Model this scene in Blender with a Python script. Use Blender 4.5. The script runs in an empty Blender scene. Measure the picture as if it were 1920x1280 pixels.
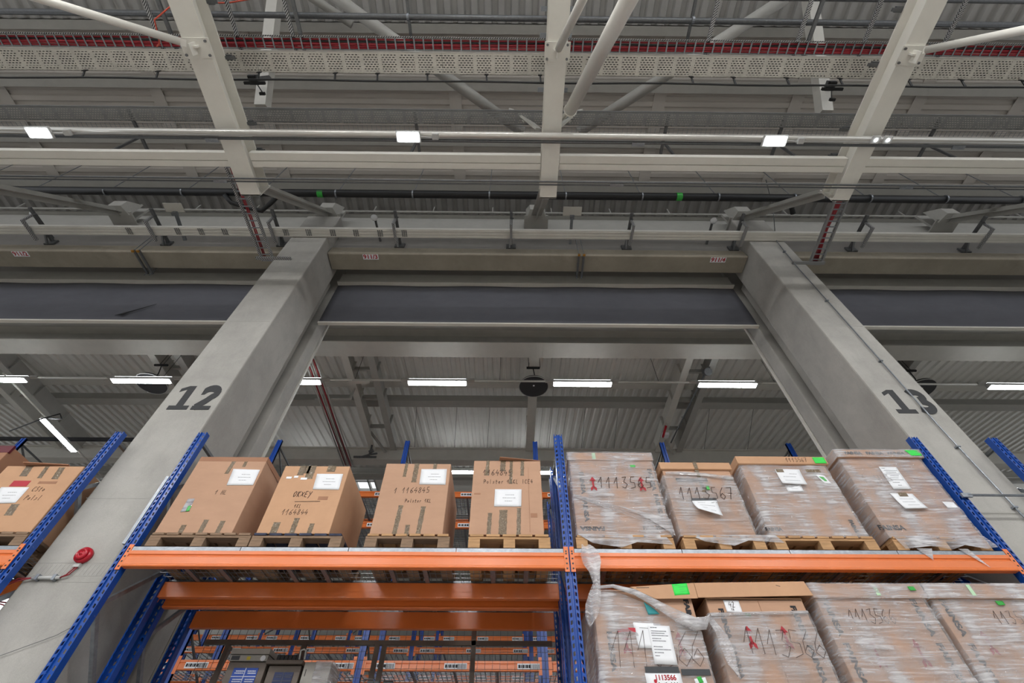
import bpy, math, random
from math import sin, cos, pi, radians
from mathutils import Vector, Matrix
random.seed(7)
SC = bpy.context.scene
COL = SC.collection

# ---------------------------------------------------------------- camera
F, PITCH, ROLL, YAW, CAMZ = 867.84, 0.8741366, 0.0016379, 0.0079070, 1.6
cd = bpy.data.cameras.new('camera'); cam = bpy.data.objects.new('camera', cd); COL.objects.link(cam)
cd.sensor_fit = 'HORIZONTAL'; cd.sensor_width = 36.0; cd.lens = 36.0 * F / 1920.0
cd.clip_start = 0.05; cd.clip_end = 200
fwd = Vector((sin(YAW) * cos(PITCH), cos(YAW) * cos(PITCH), sin(PITCH)))
rt = Vector((cos(YAW), -sin(YAW), 0)); up = rt.cross(fwd)
rr = rt * cos(ROLL) + up * sin(ROLL); uu = up * cos(ROLL) - rt * sin(ROLL)
m = Matrix((rr, uu, -fwd)).transposed().to_4x4(); m.translation = (0, 0, CAMZ)
cam.matrix_world = m
SC.camera = cam
# ---------------------------------------------------------------- world / exposure
w = bpy.data.worlds.new('world'); SC.world = w; w.use_nodes = True
w.node_tree.nodes['Background'].inputs[0].default_value = (0.93, 0.96, 1.0, 1)
w.node_tree.nodes['Background'].inputs[1].default_value = 1.1
SC.view_settings.view_transform = 'Standard'; SC.view_settings.look = 'None'
SC.view_settings.exposure = 0.6; SC.view_settings.gamma = 1.0; SC.view_settings.use_curve_mapping = False
TUBE_POWER, FLOOD_POWER, AISLE_POWER = 34.0, 26.0, 95.0

# ---------------------------------------------------------------- materials
def lin(h):
    h = h.lstrip('#'); r = []
    for i in (0, 2, 4):
        c = int(h[i:i+2], 16) / 255.0
        r.append(c / 12.92 if c <= .04045 else ((c + .055) / 1.055) ** 2.4)
    return (r[0], r[1], r[2], 1)

class N:
    def __init__(s, name):
        s.m = bpy.data.materials.new(name); s.m.use_nodes = True
        s.t = s.m.node_tree; s.b = s.t.nodes['Principled BSDF']; s.out = s.t.nodes['Material Output']
        s.co = s.t.nodes.new('ShaderNodeTexCoord').outputs['Object']
    def n(s, typ, **kw):
        x = s.t.nodes.new(typ)
        for k, v in kw.items():
            if k.startswith('i_'):
                x.inputs[int(k[2:])].default_value = v
            else: setattr(x, k, v)
        return x
    def l(s, a, b): s.t.links.new(a, b)
    def mapping(s, scale=(1, 1, 1)):
        mp = s.n('ShaderNodeMapping'); mp.inputs['Scale'].default_value = scale; s.l(s.co, mp.inputs[0]); return mp.outputs[0]
    def noise(s, scale, detail=4, rough=.6, stretch=(1, 1, 1)):
        x = s.n('ShaderNodeTexNoise'); x.inputs['Scale'].default_value = scale; x.inputs['Detail'].default_value = detail
        x.inputs['Roughness'].default_value = rough; s.l(s.mapping(stretch), x.inputs['Vector']); return x.outputs['Fac']
    def ramp(s, fac, stops):
        r = s.n('ShaderNodeValToRGB'); e = r.color_ramp.elements
        e[0].position, e[0].color = stops[0]; e[1].position, e[1].color = stops[-1]
        for p, c in stops[1:-1]:
            k = e.new(p); k.color = c
        s.l(fac, r.inputs[0]); return r.outputs[0]
    def mix(s, fac, a, b):
        x = s.n('ShaderNodeMix'); x.data_type = 'RGBA'
        for sock, v in ((x.inputs[0], fac), (x.inputs[6], a), (x.inputs[7], b)):
            if hasattr(v, 'is_output'): s.l(v, sock)
            else: sock.default_value = v
        return x.outputs[2]
    def mth(s, op, a, b=None):
        x = s.n('ShaderNodeMath'); x.operation = op
        for i, v in enumerate((a, b)):
            if v is None: continue
            if hasattr(v, 'is_output'): s.l(v, x.inputs[i])
            else: x.inputs[i].default_value = v
        return x.outputs[0]
    def xyz(s):
        x = s.n('ShaderNodeSeparateXYZ'); s.l(s.co, x.inputs[0]); return x.outputs
    def bump(s, h, strength=.2, dist=.01):
        x = s.n('ShaderNodeBump'); x.inputs['Strength'].default_value = strength; x.inputs['Distance'].default_value = dist
        s.l(h, x.inputs['Height']); s.l(x.outputs[0], s.b.inputs['Normal'])
    def alpha_holes(s, mask):           # mask 1 = hole
        tr = s.n('ShaderNodeBsdfTransparent'); mx = s.n('ShaderNodeMixShader')
        s.l(mask, mx.inputs[0]); s.l(s.b.outputs[0], mx.inputs[1]); s.l(tr.outputs[0], mx.inputs[2])
        s.l(mx.outputs[0], s.out.inputs[0])

def scale_col(c, k): return (min(1, c[0]*k), min(1, c[1]*k), min(1, c[2]*k), 1)
MATS = {}
def mat(name, hexc, rough=.5, metal=0, var=.1, vscale=6, bump=0, bscale=40, stretch=(1, 1, 1), spec=.5):
    q = N(name); c = lin(hexc)
    q.b.inputs['Roughness'].default_value = rough; q.b.inputs['Metallic'].default_value = metal
    q.b.inputs['Specular IOR Level'].default_value = spec
    if var:
        f = q.noise(vscale, 5, .65, stretch)
        q.l(q.ramp(f, [(.3, scale_col(c, 1 - var)), (.7, scale_col(c, 1 + var))]), q.b.inputs['Base Color'])
    else: q.b.inputs['Base Color'].default_value = c
    if bump: q.bump(q.noise(bscale, 3), bump, .004)
    MATS[name] = q.m; return q.m

def concrete(name, hexc):
    q = N(name); c = lin(hexc); q.b.inputs['Roughness'].default_value = .8; q.b.inputs['Specular IOR Level'].default_value = .25
    a = q.ramp(q.noise(1.3, 6, .65), [(.38, scale_col(c, .76)), (.62, scale_col(c, 1.1))])
    st = q.ramp(q.noise(3.2, 6, .75, (1, 1, .35)), [(.52, (0, 0, 0, 1)), (.68, (1, 1, 1, 1))])
    a = q.mix(q.mth('MULTIPLY', st, .45), a, scale_col(c, .58))
    sp = q.ramp(q.noise(60, 3, .6), [(.68, (0, 0, 0, 1)), (.76, (1, 1, 1, 1))])
    a = q.mix(q.mth('MULTIPLY', sp, .35), a, scale_col(c, .55))
    sg = q.ramp(q.noise(170, 2, .5), [(.3, scale_col(c, .86)), (.7, scale_col(c, 1.1))])
    a = q.mix(.4, a, sg)
    q.l(a, q.b.inputs['Base Color']); q.bump(q.noise(45, 5), .25, .003)
    return q.m
CONC = concrete('concrete', '#adaba6'); CONC2 = concrete('concrete_beam', '#948d80')
FLOOR = concrete('floor_concrete', '#b8b6b0')
WHITE = mat('white_steel', '#e0ded6', .42, 0, .03, 5)
WHITE2 = mat('grey_white_steel', '#cac8c1', .5, 0, .05, 4)
GREYST = mat('grey_steel', '#a9a8a3', .55, 0, .06, 4)
DECK = mat('roof_deck_metal', '#b3b2b0', .6, .05, .06, 3)
DECKF = mat('pale_roof_deck_metal', '#dcdad5', .65, 0, .04, 3)
TUBEM = mat('polished_tube_steel', '#d2d0ca', .3, .45, .08, 14, stretch=(.2, 3, 3))
DECKD = mat('roof_panel_metal', '#b9b4ae', .6, .05, .06, 3, stretch=(.3, 2, 1))
FASC = mat('fascia_metal', '#85827f', .6, 0, .06, 4)
GALV = mat('galvanised_steel', '#8c9197', .36, .6, .2, 22)
GALVD = mat('dark_galvanised_steel', '#6c6e70', .42, .6, .15, 30)
ORANGE = mat('orange_paint', '#dd7538', .28, 0, .05, 5)
BLACK = mat('black_rubber', '#17181a', .5, 0, .1, 20)
BLACKP = mat('black_print', '#26262a', .75, 0, .15, 30)
INK = mat('marker_ink', '#3a2a25', .8, 0, .1, 40)
REDINK = mat('red_print', '#a4202c', .6, 0, .15, 40)
NUMK = mat('grey_number_paint', '#3a3b3d', .8, 0, .1, 40)
CARD = mat('cardboard', '#bb967d', .78, 0, .06, 3.5, .06, 60, (1, 1, 2.5), spec=.2)
CARD2 = mat('light_cardboard', '#c59c7c', .78, 0, .07, 3.5, .06, 60, spec=.2)
CARD3 = mat('dark_cardboard', '#a37a62', .8, 0, .08, 4, .06, 60, spec=.2)
PAPER = mat('white_paper', '#eceef2', .6, 0, .02, 10)
PAPERTXT = mat('grey_toner', '#6a6c72', .8, 0, 0)
GREENP = mat('green_paper', '#35e052', .6, 0, .03, 20)
TEALP = mat('teal_paper', '#2f8f94', .6, 0, .05, 20)
GREENG = mat('green_sticker', '#2fa63c', .35, 0, .15, 60)
WOOD = mat('pallet_wood', '#b8926b', .75, 0, .22, 9, .2, 50, (.6, 4, 6), spec=.2)
WOODD = mat('weathered_wood', '#8b7460', .8, 0, .28, 9, .2, 50, (.6, 4, 6), spec=.2)
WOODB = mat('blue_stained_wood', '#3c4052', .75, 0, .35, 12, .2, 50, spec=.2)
RED = mat('red_plastic', '#b3152a', .28, 0, .05, 20)
REDC = mat('red_cable', '#8c1c28', .45, 0, .15, 10)
CURT = mat('dark_curtain_fabric', '#67686f', .75, 0, .07, 2.2, .12, 5, (1, 1, 2.2), spec=.2)
DARK = mat('dark_speaker_grille', '#36383a', .6, 0, .1, 60)
PVC = mat('grey_plastic', '#b9bab8', .5, 0, .03, 20)
SIGNB = mat('blue_sign', '#1d49a8', .4, 0, .06, 20)
SIGNW = mat('sign_white', '#e6e9ee', .6, 0, .02, 20)
MACH = mat('brown_grey_metal', '#6b625a', .5, .2, .12, 10)
MACHL = mat('light_grey_metal', '#a19f98', .5, .2, .08, 10)
COPPER = mat('brass_fitting', '#b8863c', .4, .6, .1, 20)
CHROME = mat('bolt_steel', '#77787a', .35, .8, .1, 50)
TAPEB = mat('black_tape', '#33363a', .4, 0, .1, 30)
YEL = mat('yellow_sticker', '#c8b63a', .5, 0, .05, 20)

def mk_bluepost():
    q = N('blue_slotted_steel'); c = lin('#0b4499')
    q.b.inputs['Roughness'].default_value = .27
    chips = q.ramp(q.noise(38, 4, .7), [(.70, (0, 0, 0, 1)), (.73, (1, 1, 1, 1))])
    q.l(q.mix(chips, c, lin('#8a93ab')), q.b.inputs['Base Color'])
    x, y, z = q.xyz()
    ax = q.mth('ABSOLUTE', x); zz = q.mth('ADD', z, q.mth('MULTIPLY', ax, .5))
    d1 = q.mth('LESS_THAN', q.mth('ABSOLUTE', q.mth('SUBTRACT', ax, .0265)), .008)
    fr = q.mth('FRACT', q.mth('MULTIPLY', zz, 20.0))
    d2 = q.mth('LESS_THAN', fr, .56)
    q.alpha_holes(q.mth('MULTIPLY', d1, d2)); return q.m
BLUE = mk_bluepost()
BLUEP = mat('blue_paint', '#0b4499', .3, 0, .06, 10)
BLUEF = mat('deep_blue_paint', '#0d4298', .3, 0, .06, 10)

def mk_perf(name, hexc, px, py, gx):
    q = N(name); c = lin(hexc); q.b.inputs['Roughness'].default_value = .45; q.b.inputs['Metallic'].default_value = .3
    q.l(q.ramp(q.noise(7, 5, .7), [(.3, scale_col(c, .82)), (.7, scale_col(c, 1.08))]), q.b.inputs['Base Color'])
    x, y, z = q.xyz()
    row = q.mth('FLOOR', q.mth('MULTIPLY', y, 1 / py)); ry = q.mth('FRACT', q.mth('MULTIPLY', y, 1 / py))
    sh = q.mth('MULTIPLY', q.mth('MODULO', q.mth('ABSOLUTE', row), 2.0), .5)
    fx = q.mth('FRACT', q.mth('ADD', q.mth('MULTIPLY', q.mth('ADD', x, 40.0), 1 / px), sh))
    g = q.mth('FRACT', q.mth('MULTIPLY', q.mth('ADD', x, 40.0), 1 / gx))
    mk = q.mth('MULTIPLY', q.mth('LESS_THAN', fx, .62), q.mth('LESS_THAN', ry, .38))
    mk = q.mth('MULTIPLY', mk, q.mth('MULTIPLY', q.mth('GREATER_THAN', g, .1), q.mth('LESS_THAN', g, .9)))
    ed = q.mth('MULTIPLY', q.mth('GREATER_THAN', y, .022), q.mth('LESS_THAN', z, .004))
    mk = q.mth('MULTIPLY', mk, ed)
    q.alpha_holes(mk); return q.m
PERF = mk_perf('perforated_tray_steel', '#cdcac1', .045, .0262, .235)
PERF2 = mk_perf('old_perforated_tray_steel', '#8d8e8e', .038, .03, .235)

def mk_rail():
    q = N('slotted_rail_steel'); q.b.inputs['Roughness'].default_value = .4; q.b.inputs['Metallic'].default_value = .4
    q.b.inputs['Base Color'].default_value = lin('#b9babb')
    x, y, z = q.xyz()
    t = q.mth('ADD', q.mth('ADD', x, y), q.mth('ADD', z, 50.0))
    fx = q.mth('FRACT', q.mth('MULTIPLY', t, 1 / .03))
    q.l(q.mix(q.mth('LESS_THAN', fx, .45), lin('#b9babb'), lin('#2c2d2f')), q.b.inputs['Base Color'])
    return q.m
RAIL = mk_rail()

def mk_film(name, seed, dens):
    q = N(name)
    mp = q.n('ShaderNodeMapping'); mp.inputs['Location'].default_value = (seed, seed * 2, seed * 3)
    mp.inputs['Scale'].default_value = (1.4, 1.4, 22); mp.inputs['Rotation'].default_value = (0, radians(3), 0); q.l(q.co, mp.inputs[0])
    a = q.n('ShaderNodeTexNoise'); a.inputs['Scale'].default_value = 2.4; a.inputs['Detail'].default_value = 6; a.inputs['Roughness'].default_value = .7; a.inputs['Distortion'].default_value = .6
    q.l(mp.outputs[0], a.inputs['Vector'])
    m2 = q.n('ShaderNodeMapping'); m2.inputs['Location'].default_value = (seed * 5, 0, seed); m2.inputs['Scale'].default_value = (2.4, 2, 1.4); q.l(q.co, m2.inputs[0])
    b = q.n('ShaderNodeTexNoise'); b.inputs['Scale'].default_value = 2.2; b.inputs['Detail'].default_value = 3; q.l(m2.outputs[0], b.inputs['Vector'])
    mixn = q.mth('MULTIPLY', q.mth('ADD', a.outputs['Fac'], b.outputs['Fac']), .5)
    k = q.ramp(mixn, [(.40, (dens*.25,)*3 + (1,)), (.5, (dens*.8,)*3 + (1,)), (.62, (min(1, dens * 2.5),) * 3 + (1,))])  # milky film density; its whitest patches also paint in highlights
    bp = q.n('ShaderNodeBump'); bp.inputs['Strength'].default_value = 1.0; bp.inputs['Distance'].default_value = .08
    q.l(q.mth('ADD', a.outputs['Fac'], q.mth('MULTIPLY', b.outputs['Fac'], 1.4)), bp.inputs['Height'])
    tr = q.n('ShaderNodeBsdfTransparent'); df = q.n('ShaderNodeBsdfDiffuse'); df.inputs[0].default_value = (.86, .85, .88, 1)
    gl = q.n('ShaderNodeBsdfAnisotropic') if False else q.n('ShaderNodeBsdfGlossy'); gl.inputs['Roughness'].default_value = .11; gl.inputs[0].default_value = (1, 1, 1, 1)
    q.l(bp.outputs[0], gl.inputs['Normal'])
    m1 = q.n('ShaderNodeMixShader'); q.l(k, m1.inputs[0]); q.l(tr.outputs[0], m1.inputs[1]); q.l(df.outputs[0], m1.inputs[2])
    g = q.ramp(b.outputs['Fac'], [(.35, (.12,)*3 + (1,)), (.65, (.46,)*3 + (1,))])
    mm = q.n('ShaderNodeMixShader'); q.l(g, mm.inputs[0]); q.l(m1.outputs[0], mm.inputs[1]); q.l(gl.outputs[0], mm.inputs[2])
    q.l(mm.outputs[0], q.out.inputs[0]); return q.m
FILM = [mk_film('stretch_film', 1.3, .34), mk_film('stretch_film_b', 4.7, .27), mk_film('stretch_film_c', 8.1, .38)]
FILMD = mk_film('bunched_stretch_film', 2.2, .5)
def mk_tape():
    q = N('clear_packing_tape'); q.b.inputs['Roughness'].default_value = .18
    f = q.noise(70, 5, .75)
    q.l(q.ramp(f, [(.35, lin('#4f4132')), (.6, lin('#7f6c52')), (.72, lin('#d8d6cf'))]), q.b.inputs['Base Color'])
    q.bump(f, .7, .006); return q.m
TAPE = mk_tape()
def emis(name, col, s):
    q = N(name); q.b.inputs['Base Color'].default_value = (0, 0, 0, 1)
    q.b.inputs['Emission Color'].default_value = col; q.b.inputs['Emission Strength'].default_value = s; return q.m
TUBE = emis('fluorescent_tube_glow', (.93, .97, 1, 1), TUBE_POWER)
UPTUBE = emis('tube_top_glow', (.95, .98, 1, 1), 7.0)
AISLE = emis('aisle_tube_glow', (1, .99, .975, 1), AISLE_POWER)
FLOOD = emis('led_flood_glow', (.9, .95, 1, 1), FLOOD_POWER)
def mk_glass():
    q = N('rooflight_glass'); q.b.inputs['Base Color'].default_value = (.8, .9, 1, 1); q.b.inputs['Alpha'].default_value = .15; q.b.inputs['Roughness'].default_value = .1; return q.m
GLASS = mk_glass()

# ---------------------------------------------------------------- mesh helpers
class M:
    def __init__(s): s.v = []; s.f = []; s.mi = []; s.cur = 0
    def add(s, vs, fs):
        o = len(s.v); s.v += [Vector(v) for v in vs]
        for f in fs: s.f.append([o + i for i in f]); s.mi.append(s.cur)
        return s
    def box(s, x0, x1, y0, y1, z0, z1):
        return s.add([(x0,y0,z0),(x1,y0,z0),(x1,y1,z0),(x0,y1,z0),(x0,y0,z1),(x1,y0,z1),(x1,y1,z1),(x0,y1,z1)],
            [(0,3,2,1),(4,5,6,7),(0,1,5,4),(1,2,6,5),(2,3,7,6),(3,0,4,7)])
    def hexa(s, p): return s.add(p, [(0,3,2,1),(4,5,6,7),(0,1,5,4),(1,2,6,5),(2,3,7,6),(3,0,4,7)])
    def bar(s, p, q, a, b, upv=(0, 0, 1)):      # a = width across, b = height along up
        p = Vector(p); q = Vector(q); d = (q - p).normalized(); u = Vector(upv)
        if abs(d.dot(u)) > .98: u = Vector((0, 1, 0))
        sd = d.cross(u).normalized(); u = sd.cross(d).normalized()
        c = []
        for e in (p, q):
            for i, j in ((-1,-1),(1,-1),(1,1),(-1,1)): c.append(e + sd * (i * a / 2) + u * (j * b / 2))
        return s.add(c, [(0,1,2,3),(7,6,5,4),(0,4,5,1),(1,5,6,2),(2,6,7,3),(3,7,4,0)])
    def tube(s, pts, r, n=10, r2=None, cap=True):
        pts = [Vector(p) for p in pts]; rings = []; o = len(s.v)
        pu = None
        for i, p in enumerate(pts):
            d = (pts[min(i+1, len(pts)-1)] - pts[max(i-1, 0)]).normalized()
            u = Vector((0, 0, 1)) if abs(d.z) < .9 else Vector((0, 1, 0))
            if pu is not None: u = pu
            sd = d.cross(u).normalized(); u = sd.cross(d).normalized(); pu = u
            rad = r if r2 is None else r + (r2 - r) * i / (len(pts) - 1)
            for k in range(n):
                a = 2 * pi * k / n; s.v.append(p + sd * (cos(a) * rad) + u * (sin(a) * rad))
        for i in range(len(pts) - 1):
            for k in range(n):
                a = o + i*n + k; b = o + i*n + (k+1) % n; s.f.append([a, b, b + n, a + n]); s.mi.append(s.cur)
        if cap:
            s.f.append([o + k for k in range(n)][::-1]); s.mi.append(s.cur)
            s.f.append([o + (len(pts)-1)*n + k for k in range(n)]); s.mi.append(s.cur)
        return s
    def prism(s, poly, axis, a, b):     # poly 2-D; axis 'x': (y,z)  'y': (x,z)  'z': (x,y)
        def P(p, t): return {'x': (t, p[0], p[1]), 'y': (p[0], t, p[1]), 'z': (p[0], p[1], t)}[axis]
        n = len(poly); vs = [P(p, a) for p in poly] + [P(p, b) for p in poly]
        fs = [list(range(n))[::-1], list(range(n, 2*n))] + [(i, (i+1) % n, (i+1) % n + n, i + n) for i in range(n)]
        return s.add(vs, fs)
    def lathe(s, prof, c, axis='z', n=24):
        o = len(s.v); c = Vector(c)
        for (r, h) in prof:
            for k in range(n):
                a = 2*pi*k/n
                if axis == 'z': s.v.append(c + Vector((r*cos(a), r*sin(a), h)))
                else: s.v.append(c + Vector((r*cos(a), h, r*sin(a))))
        for i in range(len(prof) - 1):
            for k in range(n):
                a = o + i*n + k; b = o + i*n + (k+1) % n; s.f.append([a, b, b+n, a+n]); s.mi.append(s.cur)
        s.f.append([o + k for k in range(n)][::-1]); s.mi.append(s.cur)
        s.f.append([o + (len(prof)-1)*n + k for k in range(n)]); s.mi.append(s.cur)
        return s

ZERO = Vector((0, 0, 0))
def rootloc(p):
    if p is None: return ZERO
    return Vector(p['wl']) if 'wl' in p.keys() else ZERO
def finish(me, smooth):
    if smooth:
        for p in me.polygons: p.use_smooth = True
def obj(name, b, mats, parent=None, smooth=False, bevel=0, base=None):
    if parent is not None: org = Vector(WL[parent.name])
    elif base is not None: org = Vector(base)
    else:
        xs = [v.x for v in b.v]; ys = [v.y for v in b.v]; zs = [v.z for v in b.v]
        org = Vector(((min(xs)+max(xs))/2, (min(ys)+max(ys))/2, min(zs)))
    me = bpy.data.meshes.new(name)
    me.from_pydata([v - org for v in b.v], [], b.f)
    if not isinstance(mats, (list, tuple)): mats = [mats]
    for x in mats: me.materials.append(x)
    if len(mats) > 1: me.polygons.foreach_set('material_index', b.mi)
    me.validate(); me.update(); finish(me, smooth)
    o = bpy.data.objects.new(name, me); COL.objects.link(o); WL[o.name] = org
    if parent is not None: o.parent = parent
    else: o.location = org
    if bevel:
        bm = o.modifiers.new('bevel', 'BEVEL'); bm.width = bevel; bm.segments = 2; bm.limit_method = 'ANGLE'
    return o
WL = {}
def thing(name, label, cat, loc=(0, 0, 0), group=None):
    o = bpy.data.objects.new(name, None); COL.objects.link(o); o.empty_display_size = .1
    o.location = loc; WL[o.name] = Vector(loc); tag(o, label, cat, group); return o
def tag(o, label, cat, group=None, kind=None):
    label = label.replace('column 12', 'column twelve').replace('column 13', 'column thirteen')
    if group: group = group.replace('column 12', 'column twelve').replace('column 13', 'column thirteen')
    o['label'] = label; o['category'] = cat
    if group: o['group'] = group
    o['kind'] = kind or 'thing'
    return o
def struct(name, b, mats, **k):
    o = obj(name, b, mats, **k); o['kind'] = 'structure'; return o
def dup(root, delta, label, group=None):
    r = root.copy(); COL.objects.link(r); r.location = Vector(root.location) + Vector(delta); r['label'] = label
    WL[r.name] = WL[root.name] + Vector(delta)
    if group: r['group'] = group
    for ch in list(root.children):
        c = ch.copy(); COL.objects.link(c); c.parent = r; WL[c.name] = WL[r.name]
        for g in ch.children:
            d = g.copy(); COL.objects.link(d); d.parent = c; WL[d.name] = WL[r.name]
    return r

# text: drawn with the built-in font, turned into a mesh
def text(name, s, size, org, xd, yd, m, parent, align='CENTER', bold=0, sx=1.0, lift=.002):
    cu = bpy.data.curves.new('t', 'FONT'); cu.body = s; cu.size = size; cu.align_x = align; cu.align_y = 'CENTER'; cu.offset = bold
    cu.resolution_u = 3
    t = bpy.data.objects.new('t', cu); COL.objects.link(t); bpy.context.view_layer.update()
    me = bpy.data.meshes.new_from_object(t.evaluated_get(bpy.context.evaluated_depsgraph_get()))
    bpy.data.objects.remove(t)
    xd = Vector(xd).normalized(); yd = Vector(yd).normalized(); n = xd.cross(yd); og = Vector(org); wl = WL[parent.name]
    for v in me.vertices:
        v.co = og + xd * (v.co.x * sx) + yd * v.co.y + n * lift - wl
    me.materials.clear(); me.materials.append(m)
    o = bpy.data.objects.new(name, me); COL.objects.link(o); o.parent = parent; WL[o.name] = wl
    return o

# hand-drawn strokes
G = {'0': [[(.5,1),(.15,.7),(.15,.3),(.5,0),(.85,.3),(.85,.7),(.5,1)]], '1': [[(.05,.45),(.5,1),(.5,0)]],
 '2': [[(.15,.8),(.5,1),(.8,.75),(.1,0),(.9,0)]], '3': [[(.1,.95),(.7,1),(.4,.6),(.85,.35),(.5,0),(.1,.1)]],
 '4': [[(.5,1),(.1,.4),(.9,.4)],[(.7,.65),(.6,0)]], '5': [[(.85,1),(.3,1),(.2,.55),(.8,.5),(.8,.1),(.15,0)]],
 '6': [[(.75,1),(.25,.6),(.15,.2),(.5,0),(.85,.25),(.5,.5),(.2,.3)]], '7': [[(.1,1),(.85,1),(.35,0)],[(.25,.5),(.75,.5)]],
 '8': [[(.5,.55),(.2,.8),(.5,1),(.8,.8),(.5,.55),(.15,.25),(.5,0),(.85,.25),(.5,.55)]], '9': [[(.8,.8),(.5,1),(.2,.75),(.5,.5),(.8,.8),(.6,0)]],
 'K': [[(.2,1),(.2,0)],[(.8,1),(.2,.5),(.85,0)]], 'L': [[(.2,1),(.2,0),(.8,0)]], 'H': [[(.2,1),(.2,0)],[(.8,1),(.8,0)],[(.2,.5),(.8,.5)]],
 'O': [[(.5,1),(.1,.6),(.3,0),(.8,.2),(.85,.8),(.5,1)]], 'X': [[(.1,.9),(.9,.1)],[(.9,.9),(.1,.1)]], 'E': [[(.8,1),(.2,1),(.2,0),(.8,0)],[(.2,.5),(.7,.5)]],
 'Y': [[(.1,1),(.5,.5)],[(.9,1),(.3,-.3)]], 'P': [[(.2,0),(.2,1),(.8,.85),(.7,.55),(.2,.5)]], 'I': [[(.5,1),(.5,0)]], 'C': [[(.8,.9),(.3,.9),(.15,.3),(.5,0),(.85,.1)]],
 'S': [[(.8,.9),(.4,1),(.3,.6),(.75,.4),(.5,0),(.15,.1)]], 'o': [[(.5,.55),(.2,.3),(.5,0),(.8,.3),(.5,.55)]], 'l': [[(.4,1),(.4,.05),(.6,0)]],
 's': [[(.75,.5),(.35,.5),(.65,.2),(.25,0)]], 't': [[(.45,.9),(.45,0),(.7,.05)],[(.15,.6),(.75,.6)]], 'e': [[(.2,.3),(.75,.35),(.5,.55),(.2,.3),(.4,0),(.75,.1)]],
 'r': [[(.25,.55),(.25,0)],[(.25,.4),(.7,.55)]], '/': [[(.8,1),(.2,0)]], '-': [[(.2,.5),(.8,.5)]]}
def hand(name, s, x, z, y, h, parent, m=INK, w=.006, adv=.62, skew=.15, rise=0, seed=1):
    r = random.Random(seed); b = M(); px = 0
    for ch in s:
        if ch in G:
            for st in G[ch]:
                pts = [(px + (u + skew*v)*h*.55 + r.uniform(-.02, .02)*h, v*h + px*rise + r.uniform(-.03, .03)*h) for u, v in st]
                for (a, c), (d, e) in zip(pts, pts[1:]):
                    b.bar((x+a, y, z+c), (x+d, y, z+e), w, .0012, (0, 1, 0))
        px += h * adv
    return obj(name, b, m, parent)

# ================================================================ SETTING
b = M(); b.box(-30, 30, -16, 34, -.1, 0); struct('floor', b, FLOOR)

def ribbed(b, x0, x1, y0, y1, zf, pitch=.25, axis='y', depth=.07, top=.12):
    n = int((x1 - x0) / pitch) if axis == 'y' else int((y1 - y0) / pitch)
    prof = []
    for i in range(n):
        t = i * pitch; prof += [(t, 0), (t + pitch*.42, 0), (t + pitch*.55, depth), (t + pitch*.87, depth)]
    prof.append((n * pitch, 0))
    vs = []; fs = []
    for (t, d) in prof:
        if axis == 'y': vs += [(x0 + t, y0, zf(y0) + d), (x0 + t, y1, zf(y1) + d)]
        else: vs += [(x0, y0 + t, zf(y0 + t) + d), (x1, y0 + t, zf(y0 + t) + d)]
    for i in range(len(prof) - 1): fs.append((2*i, 2*i+2, 2*i+3, 2*i+1))
    k = len(vs)
    b.add(vs, fs)
    return b
ZA = 12.1
b = M(); ribbed(b, -20, 20, -12, 1.0, lambda y: ZA); ribbed(b, -20, 20, 3.9, 5.6, lambda y: ZA); b.box(-20, 20, -12, 5.6, ZA+.12, ZA+.3)
struct('ceiling', b, DECK)
b = M(); ribbed(b, -20, 20, 1.0, 3.9, lambda y: ZA - .5, .2, 'x', .03)
for X in (-9.9, -6.9, -4.9, -1.1, 2.9, 5.6, 8.0, 10.0):
    b.box(X - .12, X + .12, 1.0, 3.9, ZA - .513, ZA - .5)
struct('ceiling', b, DECKD)
zB = lambda y: 10.0 + .13 * (y - 6.7)
b = M(); ribbed(b, -24, 24, 5.5, 13.5, zB, .23, 'y', .038); ribbed(b, -24, 24, 15.3, 30, zB, .23, 'y', .05)
b.hexa([(-24,5.5,zB(5.5)+.1),(24,5.5,zB(5.5)+.1),(24,13.5,zB(13.5)+.1),(-24,13.5,zB(13.5)+.1),(-24,5.5,zB(5.5)+.2),(24,5.5,zB(5.5)+.2),(24,13.5,zB(13.5)+.2),(-24,13.5,zB(13.5)+.2)])
b.hexa([(-24,15.3,zB(15.3)+.1),(24,15.3,zB(15.3)+.1),(24,30,zB(30)+.1),(-24,30,zB(30)+.1),(-24,15.3,zB(15.3)+.2),(24,15.3,zB(15.3)+.2),(24,30,zB(30)+.2),(-24,30,zB(30)+.2)])
WX = [(-14.45, -13.75), (-5.45, -4.75), (13.6, 14.3)]
xs = [-24] + [v for q in WX for v in q] + [24]
for i in range(0, len(xs), 2): b.box(xs[i], xs[i+1], 13.5, 15.3, 11.02, 11.15)
for a, c in WX:
    b.box(a, c, 13.5, 13.72, 11.02, 11.15); b.box(a, c, 15.05, 15.3, 11.02, 11.15)
struct('ceiling', b, DECKF)
for i, (a, c) in enumerate(WX):
    b = M(); b.box(a, c, 13.72, 15.05, 11.12, 11.13); wn = struct('window_%d' % (i+1), b, GLASS)
    b = M()
    for yy in (13.72, 14.2, 14.4, 15.05): b.box(a, c, yy-.03, yy+.03, 11.0, 11.12)
    for xx in (a, a + (c-a)*.66, c): b.box(xx-.025, xx+.025, 13.72, 15.05, 11.0, 11.12)
    obj('window_frame', b, GREYST, wn)
b = M(); b.box(-24, 24, 30, 30.2, 0, 14); struct('wall_back', b, GREYST)
b = M(); b.box(-20.2, -20, -12, 30, 0, 7.5); struct('wall_left', b, DECKD)
b = M(); b.box(20, 20.2, -12, 30, 0, 7.5); struct('wall_right', b, DECKD)
b = M(); b.box(-20, 20, -12.2, -12, 0, 7.5); struct('wall_front', b, DECKD)
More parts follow.
